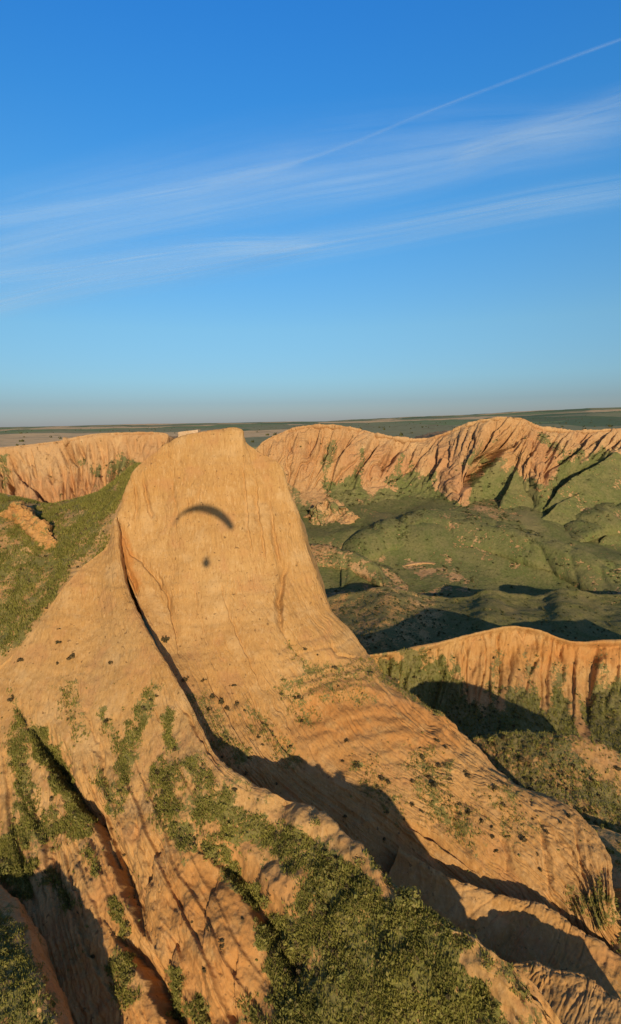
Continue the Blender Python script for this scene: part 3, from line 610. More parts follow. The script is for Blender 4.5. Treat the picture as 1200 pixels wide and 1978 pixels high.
build_strip('farcliff', 'cliff', 'long fluted orange cliff line across the valley at right',
    [crE, upE, midE, footE, foot2], [(0,4,-.8),(0,30,-3.5),(0,90,-4)], 300, 620, MAT_FAR, dispE,
    lambda q, p: np.clip(sst(918, 955, q[..., 1] - 14*np.sin(q[..., 0]*.045) + 30*pn(q[..., 0]*.03, q[..., 1]*.03)) 
        + strokes(q, [([(800,930),(830,945)], 26, .9), ([(640,860),(625,930)], 12, .6), ([(700,870),(690,930)], 9, .5), ([(780,880),(760,930)], 10, .6), ([(960,930),(1010,990)], 45, 1), ([(1100,920),(1160,910)], 40, 1), ([(930,860),(900,900)], 9, .5), ([(1050,850),(1090,870)], 12, .5)])
        - strokes(q, [([(850,880),(885,945)], 26, 1), ([(1010,890),(1050,920)], 22, .8), ([(610,960),(650,990),(690,1000)], 26, .75), ([(520,900),(580,960)], 24, .5), ([(1060,960),(1080,1000)], 20, .4)]), 0, 1),
    lambda q, p: strokes(q, [([(700,905),(780,905)], 30, .9), ([(860,890),(890,940)], 26, .9), ([(600,880),(660,880)], 30, .5), ([(1040,860),(1060,900)], 26, .8)]), wr=[.3,.3,.3,1.2,1.2,1,1])
cr = [(560,1010,262),(585,985,260),(610,962,258),(640,958,257),(670,972,256),(700,995,254),(740,1010,252)]
def far_spur(crest, key, label, side, amp=.8, veg=.9):
    a_, b_ = crest[-1], crest[-2]; crest = crest + [(a_[0] - 10, a_[1] + 16, a_[2] - 1), (a_[0] - 16, a_[1] + 42, a_[2] + 2)]
    g = PG([[(u + f[0], v + f[1], d - 11 + f[2] * .8) for (u, v, d) in crest] for f in side])
    for b in ((-1.2, .4, -2.2), (-3, 1.5, -8), (-5, 3, -16)): g = add_row(g, b, False)
    p = loft(g, 70, 110); n = face_cam(normals(p), p); x, y, z = p[..., 0], p[..., 1], p[..., 2]
    p = p + n * (amp * fbm(x*.08, y*.08, z*.08, 4) + .5 * amp * billow(x*.2, y*.2, z*.2, 3))[..., None]
    finish('spur', p, MAT_FAR, np.clip(veg + .25 * pn(x*.06, y*.06), 0, 1), None, key)['label'] = label
SD = [(0,0,0),(14,8,-2),(38,22,-5),(80,50,-12),(130,90,-24)]
far_spur([(1190,872,300),(1160,893,293),(1130,908,286),(1102,926,280),(1080,946,275),(1066,965,270)], 'sp1', 'upper green spur with a long diagonal shadow below the far cliffs at right', SD)
far_spur([(1185,918,288),(1150,936,281),(1112,954,273),(1080,972,266),(1056,992,261),(1036,1012,256)], 'sp2', 'lower green spur with a diagonal shadow below the far cliffs at right', SD)
far_spur([(1230,1000,262),(1195,1018,256),(1170,1036,250),(1158,1052,246)], 'sp3', 'short green spur by a small gully at the right edge', SD)
far_spur([(1000,905,290),(985,935,283),(972,960,276),(962,985,268)], 'sp4', 'green rounded spur below the highest far cliff', SD)
build_strip('barebank', 'bank', 'small bare fluted clay bank in the green valley',
    [[(u, v + a, d + b) for (u, v, d) in [(765,1102,211),(785,1092,213),(815,1087,214),(850,1090,213),(880,1100,211),(900,1116,207)]] for (a, b) in [(0,0),(8,-1.2),(18,-3),(30,-9)]], [(0,3,-.3),(0,12,-3)], 60, 140, MAT_FAR,
    lambda x, y, z, s, t, q: .8 * billow(s*16, t*2, 4, 2) * sst(0, .15, t), lambda q, p: np.full(q.shape[:2], .06))
build_strip('outcrop', 'outcrop', 'broken pale rock outcrop below the far cliffs beside the tall cliff',
    [[(u, v + a, d + b) for (u, v, d) in cr] for (a, b) in [(0,0),(18,-4),(40,-8),(65,-16)]], [(0,3,-1.5),(1,10,-6)], 90, 150, MAT_FAR,
    lambda x, y, z, s, t, q: 3.2 * billow(x*.10, y*.10, z*.10, 4), lambda q, p: .42 + .3 * pn(p[..., 0]*.1, p[..., 1]*.1, p[..., 2]*.1))

# left far cliffs
crD = [(-160,878,205),(-60,873,206),(0,868,207),(60,862,208),(125,854,210),(180,843,212),(250,840,214),(318,841,216),(325,858,217),(350,870,218),(420,875,220)]
mdD = [(-150,925,196),(-50,925,197),(10,925,198),(70,925,199),(125,925,200),(180,920,202),(240,915,204),(300,910,206),(320,908,207),(350,910,208),(420,910,210)]
ftD = [(-150,985,180),(-50,985,182),(10,985,183),(70,985,184),(125,985,186),(180,980,188),(240,970,190),(300,960,192),(320,955,193),(350,950,194),(420,950,196)]
ft2 = [(u, v + 70, d - 40) for (u, v, d) in ftD]
def dispD(x, y, z, s, t, q):
    e = sst(.0, .12, t)
    d = (1.0 * billow(s * 12 + t, t * 1.5, 12, 3) + 3.6 * sst(-.3, .4, pn(s * 9, t * 2, 3)) * saw(-(s * 26 - 1.5 * t + .8 * pn(s * 12, t * 3))) - 1.6 * rills(s * 17 - t, t * 2.0, 4, .09) - .6 * rills(s * 45 - t, t * 4, 14, .11)) * e + .7 * fbm(x*.05, y*.05, z*.05, 4) + .25*fbm(x*.4, y*.4, z*.4, 3)
    qq = q + 4 * np.stack([pn(x*.15, z*.15, 2), pn(z*.15, x*.15, 5)], -1)
    for pts, dep, w in (([(124,856),(130,875),(142,893)], 9, 14), ([(150,856),(152,870),(155,885)], 3, 8), ([(52,932),(72,952),(95,974)], 14, 34), ([(225,878),(215,905),(206,930),(214,950)], 6, 16), ([(248,880),(238,905),(222,925)], 5, 14),
                        ([(88,900),(96,920),(100,945)], 4, 10), ([(12,885),(10,915),(14,940)], 5, 12), ([(60,890),(66,920)], 3, 9), ([(128,910),(134,935),(138,960)], 4, 12), ([(165,900),(160,930),(165,960)], 4, 12), ([(190,900),(196,930),(190,965)], 4, 12), ([(275,890),(268,915),(255,935)], 4, 12), ([(30,900),(36,930)], 3, 10)):
        d = d - crack(qq, pts, 2.5, w, dep, -1)
    return d
build_strip('leftcliff', 'cliff', 'flat topped tan cliff band in the distance at left',
    [crD, mdD, ftD, ft2], [(0,3,-.4),(0,30,-1.5),(0,80,-2)], 200, 320, MAT_FAR, dispD,
    lambda q, p: np.clip(strokes(q, [([(240,890),(215,940),(180,980)], 22, .55), ([(100,995),(180,985),(230,960)], 18, .62), ([(10,880),(12,940)], 9, .5), ([(90,910),(95,930)], 8, .45), ([(160,890),(190,910)], 10, .5)]) + .8 * sst(975, 1000, q[..., 1]), 0, 1),
    lambda q, p: strokes(q, [([(60,960),(220,950)], 30, .8)]))

# ---------------------------------------------------------------- ground sheet out to the horizon
def plain_mat():
    m, n, l = new_mat('fields_and_scrub'); b = NB(m)
    pos = n.new('ShaderNodeNewGeometry').outputs['Position']
    out = n.new('ShaderNodeOutputMaterial'); bs = n.new('ShaderNodeBsdfPrincipled')
    bs.inputs['Roughness'].default_value = 1.0; bs.inputs['Specular IOR Level'].default_value = 0.05
    vo = n.new('ShaderNodeTexVoronoi'); vo.inputs['Scale'].default_value = 1.0
    l.new(b.mapv(pos, (0.0022, 0.0011, 0)), vo.inputs['Vector'])
    cs = n.new('ShaderNodeSeparateColor'); l.new(vo.outputs['Color'], cs.inputs[0])
    c = b.mix(b.ss(.30, .40, cs.outputs[0]), (0.24, 0.27, 0.10, 1), (0.31, 0.28, 0.125, 1))
    c = b.mix(b.ss(.60, .63, cs.outputs[1]), c, (0.78, 0.50, 0.22, 1))
    c = b.mix(b.ss(.75, .8, cs.outputs[2]), c, (0.15, 0.19, 0.08, 1))
    nz = b.noise(pos, 0.05, 6, .7)
    c = b.mix(b.math('MULTIPLY', b.ss(.55, .68, nz), .7), c, (0.06, 0.066, 0.024, 1))
    c = b.mix(b.math('MULTIPLY', b.ss(.45, .3, b.noise(pos, 0.011, 4)), .6), c, (0.25, 0.18, 0.09, 1))
    l.new(c, bs.inputs['Base Color']); l.new(bs.outputs[0], out.inputs[0])
    return m
def build_ground():
    ys = np.concatenate([np.linspace(-150, 250, 60), np.linspace(256, 340, 30), 340 * (40000 / 340) ** np.linspace(0.01, 1, 190)])
    a = np.linspace(-1.15, 1.15, 260)
    X = a[None] * (ys[:, None] + 320); Y = np.broadcast_to(ys[:, None], X.shape)
    base = -66 + (66 - 14) * sst(285, 330, Y + 14 * pn(X * .01, 3.3))
    lft = sst(-20, -60, X) * sst(195, 222, Y)          # the plateau reaches nearer on the left
    base = np.maximum(base, -66 + 52 * lft)
    far = sst(330, 900, Y)
    h = base + far * (7 * fbm(X * .0011, Y * .0011, 1, 4)) + far * 3 * fbm(X * .006, Y * .006, 5, 3)
    h = h + 88 * sst(350, 3000, X) * sst(1200, 2600, Y) * (1 + .2 * fbm(X * .0008, Y * .0008, 2, 3))
    h = h + sst(2500, 9000, Y) * (10 + 22 * fbm(X * .00018, Y * .00018, 9, 4))
    p = np.stack([X, Y, 60 + h], -1)
    o = grid_mesh('ground', p, plain_mat(), {}); o['label'] = 'wide farmed plain reaching to the horizon'
    return p
GROUND = build_ground()

# ---------------------------------------------------------------- plants
def leaf_mat(name, a, b_, c_):
    m, n, l = new_mat(name); b = NB(m)
    out = n.new('ShaderNodeOutputMaterial'); bs = n.new('ShaderNodeBsdfPrincipled')
    bs.inputs['Roughness'].default_value = 0.8; bs.inputs['Specular IOR Level'].default_value = 0.15
    pos = n.new('ShaderNodeNewGeometry').outputs['Position']
    f = b.noise(pos, 0.30, 4, .7); g = b.noise(pos, 4.0, 2)
    c = b.mix(b.ss(.38, .62, f), a + (1,), b_ + (1,)); c = b.mix(b.math('MULTIPLY', b.ss(.5, .68, g), .7), c, c_ + (1,))
    tr = n.new('ShaderNodeBsdfTranslucent'); l.new(c, tr.inputs[0]); l.new(c, bs.inputs['Base Color'])
    mxs = n.new('ShaderNodeMixShader'); mxs.inputs[0].default_value = .3
    l.new(bs.outputs[0], mxs.inputs[1]); l.new(tr.outputs[0], mxs.inputs[2]); l.new(mxs.outputs[0], out.inputs[0])
    return m
LEAF = leaf_mat('shrub_leaves', (0.32, 0.28, 0.06), (0.22, 0.21, 0.046), (0.40, 0.30, 0.11))
DARK = leaf_mat('dark_shrub_leaves', (0.15, 0.105, 0.042), (0.10, 0.082, 0.032), (0.21, 0.145, 0.06))
FARLEAF = leaf_mat('distant_leaves', (0.13, 0.125, 0.038), (0.085, 0.09, 0.028), (0.17, 0.14, 0.055))
GRASS = leaf_mat('grass_blades', (0.27, 0.245, 0.046), (0.20, 0.19, 0.038), (0.40, 0.30, 0.10))
def wood_mat():
    m, n, l = new_mat('twigs'); b = NB(m)
    out = n.new('ShaderNodeOutputMaterial'); bs = n.new('ShaderNodeBsdfPrincipled'); bs.inputs['Roughness'].default_value = .9
    pos = n.new('ShaderNodeNewGeometry').outputs['Position']
    l.new(b.mix(b.noise(pos, 20, 3), (0.09, 0.06, 0.035, 1), (0.05, 0.035, 0.02, 1)), bs.inputs['Base Color']); l.new(bs.outputs[0], out.inputs[0])
    return m
WOOD = wood_mat()
def clump(n, rs, size, flat=.75, lump=3):
    """n leaf quads spread through an uneven dome; returns verts (n*4,3)"""
    ctr = np.clip(rs.normal(size=(lump, 3)), -1.5, 1.5) * np.array([.32, .32, .2]) + np.array([0, 0, .38]); rad = rs.uniform(.38, .62, lump)
    k = rs.randint(0, lump, n)
    d = rs.normal(size=(n, 3)); d /= np.linalg.norm(d, axis=1)[:, None]
    c = ctr[k] + d * (rad[k] * rs.uniform(.55, 1.08, n))[:, None]; c[:, 2] = np.abs(c[:, 2]) * flat
    a = np.cross(d, rs.normal(size=(n, 3))); a /= np.linalg.norm(a, axis=1)[:, None]
    b = np.cross(d, a) + .6 * rs.normal(size=(n, 3)) * .5
    sz = size * rs.uniform(.6, 1.35, n)[:, None]
    a = a * sz; b = b * sz * .7
    return np.stack([c - a, c - b, c + a, c + b], 1).reshape(-1, 3)
def quads_mesh(name, v, mat, k=4):
    me = bpy.data.meshes.new(name); nv = len(v)
    me.vertices.add(nv); me.vertices.foreach_set('co', v.reshape(-1).astype(np.float32))
    me.loops.add(nv); me.loops.foreach_set('vertex_index', np.arange(nv, dtype=np.int32))
    me.polygons.add(nv // k); me.polygons.foreach_set('loop_start', np.arange(0, nv, k, dtype=np.int32))
    me.update(calc_edges=True); me.materials.append(mat); return me
def sample(key, n, wf, rs):
    """n random spots on a surface, weighted by area and wf(veg, q)"""
    p, nn, veg, q = SURF[key]
    du = np.linalg.norm(np.gradient(p, axis=1), axis=-1); dv_ = np.linalg.norm(np.gradient(p, axis=0), axis=-1)
    vis = (q[..., 0] > -60) & (q[..., 0] < 1260) & (q[..., 1] < 2060) & (np.sum(nn * (CAM - p), -1) > 0)
    w = (du * dv_ * np.clip(wf(veg, q, p), 0, None) * vis).reshape(-1); w = w / w.sum()
    i = rs.choice(len(w), n, p=w)
    pp = p.reshape(-1, 3)[i] + rs.uniform(-.5, .5, (n, 1)) * np.gradient(p, axis=1).reshape(-1, 3)[i]
    return pp, nn.reshape(-1, 3)[i], q.reshape(-1, 2)[i], veg.reshape(-1)[i]
def at_pixel(key, u, v):
    p, nn, veg, q = SURF[key]
    d = np.linalg.norm(q - np.array([u, v]), axis=-1) + 1000 * (np.sum(nn * (CAM - p), -1) < 0)
    i = np.argmin(d); return p.reshape(-1, 3)[i], nn.reshape(-1, 3)[i]
rs = np.random.RandomState(5)
SHV = [quads_mesh('shrub', clump(110, rs, .17, lump=4), LEAF) for _ in range(5)] 
SHD = [quads_mesh('shrub', clump(90, rs, .22, lump=5), DARK) for _ in range(4)]
def shrub(p, r, label, group, mesh):
    o = bpy.data.objects.new('shrub', mesh); COL.objects.link(o)
    o.location = p; r *= random.uniform(.6, 1.35); o.scale = (r * random.uniform(.8, 1.5), r * random.uniform(.8, 1.2), r * random.uniform(.6, 1.2)); o.rotation_euler = (random.uniform(-.15, .15), random.uniform(-.15, .15), random.uniform(0, 6.28))
    o['label'] = label; o['category'] = 'shrub'
    if group: o['group'] = group
    return o
def big_bush(key, u, v, r, label, n=420):
    p, nn = at_pixel(key, u, v)
    e = bpy.data.objects.new('bush', None); COL.objects.link(e); e.location = p - np.array([0, 0, .1 * r]); e['label'] = label; e['category'] = 'bush'
    f = bpy.data.objects.new('foliage', quads_mesh('foliage', clump(n, rs, .10, .95, 6) * r, LEAF)); COL.objects.link(f); f.parent = e
    bm = bmesh.new()
    for k in range(5):
        a = k * 1.3 + rs.uniform(0, .5); tip = Vector((math.cos(a) * .45 * r, math.sin(a) * .45 * r, .6 * r)); q_ = tip.to_track_quat('Z', 'Y').to_matrix().to_4x4()
        bmesh.ops.create_cone(bm, cap_ends=True, segments=6, radius1=.035 * r, radius2=.012 * r, depth=tip.length, matrix=Matrix.Translation(tip / 2) @ q_)
    me = bpy.data.meshes.new('stem'); bm.to_mesh(me); bm.free(); me.materials.append(WOOD)
    st = bpy.data.objects.new('stem', me); COL.objects.link(st); st.parent = e
big_bush('buttress', 782, 1738, 1.25, 'leafy green bush on the crest of the green knoll against the big shadow')
big_bush('buttress', 405, 1650, .85, 'round dark bush on the gully rim above the rounded clay bulge', 300)
big_bush('buttress', 640, 1700, 1.0, 'bush at the left end of the green knoll below the pale rim', 300)
big_bush('buttress', 15, 1690, 1.1, 'large dark bush above the deep gully at the lower left edge', 300)
big_bush('scrubhill3', 1185, 1745, 1.0, 'bush on the mound at the right edge beside the steep spur', 260)
big_bush('buttress', 612, 1592, .7, 'low bush added on the pale rim at the upper end of the green knoll to roughen its shadow', 220)  # these low crest bushes are added to make the knoll's shadow edge jagged
big_bush('buttress', 692, 1668, .75, 'low bush added halfway along the pale rim of the green knoll to roughen its shadow', 220)
big_bush('buttress', 862, 1800, .8, 'bush added on the knoll crest to the right of the leafy green bush to roughen its shadow', 240)
big_bush('buttress', 948, 1868, .65, 'small bush added low on the knoll crest near the gorge ribs to roughen its shadow', 200)
SPOT = {'main': ([(320,1240),(360,1312),(393,1317),(410,1345),(428,1358),(453,1325),(458,1360),(485,1410),(498,1425),(505,1436),(440,1370),(540,1340),(575,1352),(580,1395),(612,1268),(590,1255),(645,1290),(770,1310),
        (815,1462),(823,1470),(850,1478),(830,1500),(838,1522),(905,1498),(968,1515),(955,1525),(1000,1505),(1025,1520),(870,1545),(800,1555),(812,1570),(905,1570),(932,1588),(950,1600),(975,1560),(1012,1620),(960,1640),(1030,1580),(1100,1580),(1085,1590),(740,1500),(690,1480)],
        'small dark shrub dotted over the sunlit lower slope of the tall cliff', 'shrubs on the tall cliff'),
  'buttress': ([(113,1212),(112,1243),(138,1270),(110,1280),(45,1278),(24,1352),(210,1285),(205,1395),(188,1510),(375,1525),(98,1545),(205,1600),(370,1785),(403,1795),(430,1820),(432,1832),(480,1945),(392,1870),(240,1650),(175,1850),(150,1765),(470,1775),(505,1700),(560,1690),(520,1725),(290,1350),(300,1345)],
        'small dark shrub on the bare clay of the near hillside', 'shrubs on the near hillside')}
def place_label(key, u, v):
    if key == 'main':
        if u < 470: return ('small shrub beside the dark crack at the left foot of the tall cliff', 'shrubs beside the dark crack')
        if u < 640: return ('small shrub above the big shadow in the middle of the tall cliff foot', 'shrubs above the big shadow')
        if v < 1440: return ('small shrub on the ledges around the reddish band of the tall cliff', 'shrubs around the reddish band')
        if u < 900: return ('small dark shrub on the slope between the big shadow and the reddish band', 'shrubs below the reddish band')
        return ('small dark shrub dotted over the right hand spur of the tall cliff', 'shrubs on the right hand spur')
    if key == 'buttress':
        if v < 1310: return ('lone dark shrub high on the smooth left clay wall', 'shrubs high on the left wall')
        if v < 1560: return ('small shrub among the grass strips halfway up the near hillside', 'shrubs among the grass strips')
        if u < 280: return ('small shrub between the deep gullies at lower left', 'shrubs between the lower left gullies')
        if u < 560: return ('small dark shrub on the rounded orange clay bulge near the bottom', 'shrubs on the rounded bulge')
        return ('small shrub along the rim of the green knoll', 'shrubs on the knoll rim')
    return None
for key, (lst, lab, grp) in SPOT.items():
    for (u, v) in lst:
        p, nn = at_pixel(key, u + random.uniform(-3, 3), v + random.uniform(-3, 3))
        shrub(p, random.uniform(.28, .5) * (p[1] / 55), *place_label(key, u, v), random.choice(SHD))
SC_ = [('main', 62, lambda veg, q, p: (veg > .25) * sst(1280, 1400, q[..., 1]) + .25 * sst(1400, 1500, q[..., 1]), (.2, .42), SHD, SPOT['main'][1], SPOT['main'][2]),
       ('buttress', 50, lambda veg, q, p: (veg > .3) * (veg < .8) * 1.0 + .1 * sst(1350, 1500, q[..., 1]), (.22, .5), SHD + SHV, SPOT['buttress'][1], SPOT['buttress'][2]),
       ('midridge', 34, lambda veg, q, p: .1 + veg, (.3, .6), SHD + SHV, 'tiny shrub on the skirts of the fluted ridge in the valley', 'shrubs on the fluted ridge'),
       ('scrubhill', 42, lambda veg, q, p: veg, (.3, .62), SHD + SHV, 'low shrub on the scrub hill below the fluted ridge', 'shrubs on the scrub hill')]
for key, n, wf, (a, b), ms, lab, grp in SC_:
    pp, nn, qq, vv = sample(key, n, wf, rs)
    for p, q_ in zip(pp, qq): shrub(p, random.uniform(a, b), *(place_label(key, q_[0], q_[1]) or (lab, grp)), random.choice(ms))
def stuff(name, verts, mat, label, cat, k=4):
    o = bpy.data.objects.new(name, quads_mesh(name, verts, mat, k)); COL.objects.link(o)
    o['kind'] = 'stuff'; o['label'] = label; o['category'] = cat; return o
def scatter_clumps(spec, n_leaf, size, rs):
    lib = [clump(n_leaf, rs, size, lump=3) for _ in range(14)]; out = []
    for key, n, wf, (a, b) in spec:
        pp, nn, qq, vv = sample(key, n, wf, rs)
        for p in pp:
            r = rs.uniform(a, b) ; th = rs.uniform(0, 6.28); c, s_ = math.cos(th), math.sin(th)
            L_ = lib[rs.randint(14)]; m = np.array([[c, -s_, 0], [s_, c, 0], [0, 0, rs.uniform(.7, 1.2)]]) * r
            out.append(L_ @ m.T + p)
    return np.concatenate(out)
stuff('scrub', scatter_clumps([('buttress', 480, lambda veg, q, p: sst(.45, .8, veg) * (q[..., 0] > 380) * sst(-.1, .35, pn(p[..., 0]*.35, p[..., 1]*.35, p[..., 2]*.35)), (.2, .46)), ('buttress', 800, lambda veg, q, p: sst(.35, .8, veg) * (q[..., 0] > 380), (.10, .26)), ('buttress', 260, lambda veg, q, p: sst(.25, .6, veg) * (q[..., 0] < 420) * sst(-.2, .3, pn(p[..., 0]*.4, p[..., 1]*.4, p[..., 2]*.4)), (.14, .40)), ('main', 380, lambda veg, q, p: sst(.12, .4, veg) + .06 * sst(1350, 1480, q[..., 1]), (.10, .24)), ('buttress', 260, lambda veg, q, p: sst(1230, 1420, q[..., 1]) * sst(-.2, .3, pn(p[..., 0]*.3, p[..., 2]*.3, 6)) * (q[..., 1] < 1900) * (q[..., 0] < 640), (.07, .2)),
      ('spur', 120, lambda veg, q, p: sst(.4, .6, veg), (.15, .4)), ('scrubhill2', 60, lambda veg, q, p: veg, (.2, .45)), ('scrubhill3', 80, lambda veg, q, p: veg, (.2, .45)), ('scrubhill', 300, lambda veg, q, p: veg, (.2, .42))], 26, .34, rs),
      LEAF, 'low green scrub covering the knoll and the strips between gullies', 'scrub')
stuff('dry_scrub', scatter_clumps([('buttress', 420, lambda veg, q, p: sst(.35, .7, veg) * sst(-.1, .4, pn(p[..., 0]*.25 + 7, p[..., 1]*.25, p[..., 2]*.25)), (.12, .42)), ('slope', 260, lambda veg, q, p: .3 + 0 * veg, (.12, .4)), ('scrubhill', 160, lambda veg, q, p: veg, (.2, .45)), ('midridge', 120, lambda veg, q, p: veg, (.25, .5))], 26, .32, rs),
      DARK, 'brownish dry scrub mixed into the green patches', 'scrub')
def tufts(spec, rs):
    out = []
    for key, n, wf, (a, b) in spec:
        pp, nn, qq, vv = sample(key, n, wf, rs)
        for j in range(4):
            h = rs.uniform(a, b, (n, 1)); d = rs.normal(size=(n, 3)) * np.array([.45, .45, 0]) + np.array([0, 0, 1.0]); d /= np.linalg.norm(d, axis=1)[:, None]
            sd_ = np.cross(d, rs.normal(size=(n, 3))); sd_ /= np.linalg.norm(sd_, axis=1)[:, None]; base = pp + rs.normal(size=(n, 3)) * np.array([.12, .12, 0])
            out.append(np.stack([base - sd_ * h * .22 - d * h * .15, base + sd_ * h * .22 - d * h * .15, base + d * h], 1).reshape(-1, 3))
    return np.concatenate(out)
stuff('grass', tufts([('slope', 15000, lambda veg, q, p: sst(.2, .8, veg) * (.15 + sst(-.4, .35, fbm(p[..., 0]*.25, p[..., 1]*.25, p[..., 2]*.25, 3))), (.12, .5)), ('buttress', 40000, lambda veg, q, p: sst(.25, .8, veg) * (.25 + sst(-.3, .3, pn(p[..., 0]*.5, p[..., 1]*.5, p[..., 2]*.5))), (.1, .34)), ('main', 2000, lambda veg, q, p: sst(.1, .4, veg), (.08, .2)), ('spur', 2500, lambda veg, q, p: sst(.4, .6, veg), (.1, .3)),
      ('main', 2500, lambda veg, q, p: (veg > .3) * 1.0, (.1, .3)), ('scrubhill', 4000, lambda veg, q, p: veg, (.15, .4)), ('midridge', 6000, lambda veg, q, p: sst(.4, .8, veg), (.2, .5))], rs), GRASS,
      'rough grass growing on the slopes and in the gullies', 'grass', 3)
stuff('far_scrub', scatter_clumps([('farcliff', 500, lambda veg, q, p: veg * (veg > .3) + .02, (.5, 1.3)), ('valley', 900, lambda veg, q, p: .15 + (veg < .8) * 1.0 + .5 * (pn(p[..., 0]*.03, p[..., 1]*.03) > .2), (.4, 1.0)), ('terrace', 900, lambda veg, q, p: 1.2 - veg, (.25, .6)),
      ('leftcliff', 260, lambda veg, q, p: veg, (.4, 1.0)), ('outcrop', 60, lambda veg, q, p: veg, (.4, 1.0)), ('vh1', 520, lambda veg, q, p: .1 + sst(.0, .4, pn(p[..., 0]*.06, p[..., 1]*.06, 2)) + (veg < .6), (.25, .8)), ('vh2', 300, lambda veg, q, p: 1.1 - veg, (.25, .7)), ('vh3', 160, lambda veg, q, p: .3 + 0 * veg, (.3, .8)), ('sp1', 90, lambda veg, q, p: .3 + 0 * veg, (.3, .8)), ('sp2', 90, lambda veg, q, p: .3 + 0 * veg, (.3, .8)), ('midridge', 420, lambda veg, q, p: veg, (.25, .5))], 16, .34, rs),
      FARLEAF, 'distant scrub speckling the valley and far cliffs', 'scrub')

# ---------------------------------------------------------------- rock block on the skyline, far trees
def rock_block():
    c = P(367, 840, 225)
    bm = bmesh.new(); bmesh.ops.create_cube(bm, size=1); bmesh.ops.subdivide_edges(bm, edges=bm.edges[:], cuts=7, use_grid_fill=True)
    for v in bm.verts:
        v.co = Vector((v.co.x * 8, v.co.y * 6, v.co.z * 5 - .8)); k = v.co * .5
        d = .35 * float(fbm(k.x, k.y, k.z, 3)); v.co += v.co.normalized() * d; v.co.z += .1 * v.co.x * (v.co.z > 0)
    me = bpy.data.meshes.new('rock'); bm.to_mesh(me); bm.free(); me.materials.append(ROCK)
    o = bpy.data.objects.new('rock', me); COL.objects.link(o); o.location = c; o['label'] = 'pale square rock block on the skyline just left of the tall cliff top'; o['category'] = 'rock'
ROCK = terrain_mat('pale_rock', 1.2, clay=(0.62, 0.45, 0.27), clay2=(0.52, 0.36, 0.2), red=(.5, .3, .15))
rock_block()
tr = []
lib = [clump(14, rs, .4, 1.0) for _ in range(6)]
for i in range(420):
    yy = 380 + 2600 * rs.rand() ** 1.6; xx = rs.uniform(-.6, .6) * yy
    j = np.unravel_index(np.argmin((GROUND[..., 0] - xx) ** 2 + (GROUND[..., 1] - yy) ** 2), GROUND.shape[:2]); g_ = GROUND[j]
    tr.append(lib[rs.randint(6)] * rs.uniform(1.2, 3.0) + g_)
stuff('far_trees', np.concatenate(tr), FARLEAF, 'far scattered trees and hedges on the plain', 'trees')

# ---------------------------------------------------------------- contrails
def cloud_mat(name, dens, nsc):
    m, n, l = new_mat(name); b = NB(m)
    out = n.new('ShaderNodeOutputMaterial'); uv = n.new('ShaderNodeUVMap'); sp = n.new('ShaderNodeSeparateXYZ'); l.new(uv.outputs[0], sp.inputs[0])
    x = b.math('ABSOLUTE', b.math('SUBTRACT', b.math('MULTIPLY', sp.outputs['Y'], 2.0), 1.0))
    prof = b.math('MULTIPLY', b.ss(1.0, .0, x), b.ss(.15, .7, b.noise(b.mapv(uv.outputs[0], (nsc[0] * .7, 9, 1)), 1.0, 3, .6)))
    ends = b.math('MULTIPLY', b.ss(0.0, .12, sp.outputs['X']), b.ss(1.0, .86, sp.outputs['X']))
    nz = b.noise(b.mapv(uv.outputs[0], nsc), 1.0, 5, .6)
    al = b.math('MULTIPLY', b.math('MULTIPLY', prof, ends), b.math('MULTIPLY', b.ss(.05, .8, nz), dens), clamp=True)
    df = n.new('ShaderNodeBsdfDiffuse'); df.inputs[0].default_value = (.55, .78, 1.0, 1); tr_ = n.new('ShaderNodeBsdfTranslucent'); tr_.inputs[0].default_value = (.55, .78, 1.0, 1)
    mm = n.new('ShaderNodeMixShader'); mm.inputs[0].default_value = .4; l.new(df.outputs[0], mm.inputs[1]); l.new(tr_.outputs[0], mm.inputs[2])
    tp = n.new('ShaderNodeBsdfTransparent'); ms = n.new('ShaderNodeMixShader'); l.new(al, ms.inputs[0]); l.new(tp.outputs[0], ms.inputs[1]); l.new(mm.outputs[0], ms.inputs[2])
    l.new(ms.outputs[0], out.inputs[0]); return m
def contrail(pts, w, alt, mat, label):
    """ribbon of ice cloud: lies at a height alt above the camera, leaning and bulging across its width"""
    c = np.array([[(u), (v), (wd)] for (u, v), wd in zip(pts, w)], float); c[:, 2] *= 1.9 if mat != C_THIN else 1.25; c = spline(c, 90); nr = 9; rows = []
    for u, v, wd in c:
        r = ray(u, v); dist = alt / r[2]; ctr = CAM + r * dist; px = dist / FPX
        up = np.cross(ray(u + 10, v), ray(u, v)); up = up / np.linalg.norm(up); up = up * np.sign(up[2])
        fw = r / np.linalg.norm(r); k = np.linspace(-1, 1, nr)
        rows.append(ctr + up * (k * wd * .5 * px)[:, None] + fw * ((k + .35 * k ** 2) * wd * .5 * px)[:, None])
    p = np.array(rows); me_o = grid_mesh('contrail', p, mat, {}, label); me_o['category'] = 'contrail'; del me_o['kind']
    me = me_o.data; ul = me.uv_layers.new(name='UVMap'); idx = np.empty(len(me.loops), np.int32); me.loops.foreach_get('vertex_index', idx)
    uvv = np.stack([(idx // nr) / 89.0, (idx % nr) / (nr - 1)], -1); ul.data.foreach_set('uv', uvv.astype(np.float32).reshape(-1))
C_THIN = cloud_mat('contrail_sharp', .34, (6, .6, 1)); C_WIDE = cloud_mat('contrail_spread', .44, (2.2, 2.0, 1)); C_LOW = cloud_mat('contrail_low', .62, (2.2, 2.0, 1)); C_FAINT = cloud_mat('contrail_faint', .30, (2.5, 1.6, 1))
contrail([(380,362),(420,352),(510,330),(600,304),(700,268),(800,227),(900,188),(1000,150),(1100,112),(1200,76),(1300,40)], [16,14,12,10,9,8,8,8,8,8,8], 7000, C_THIN, 'sharp thin contrail running up to the upper right edge of the sky')
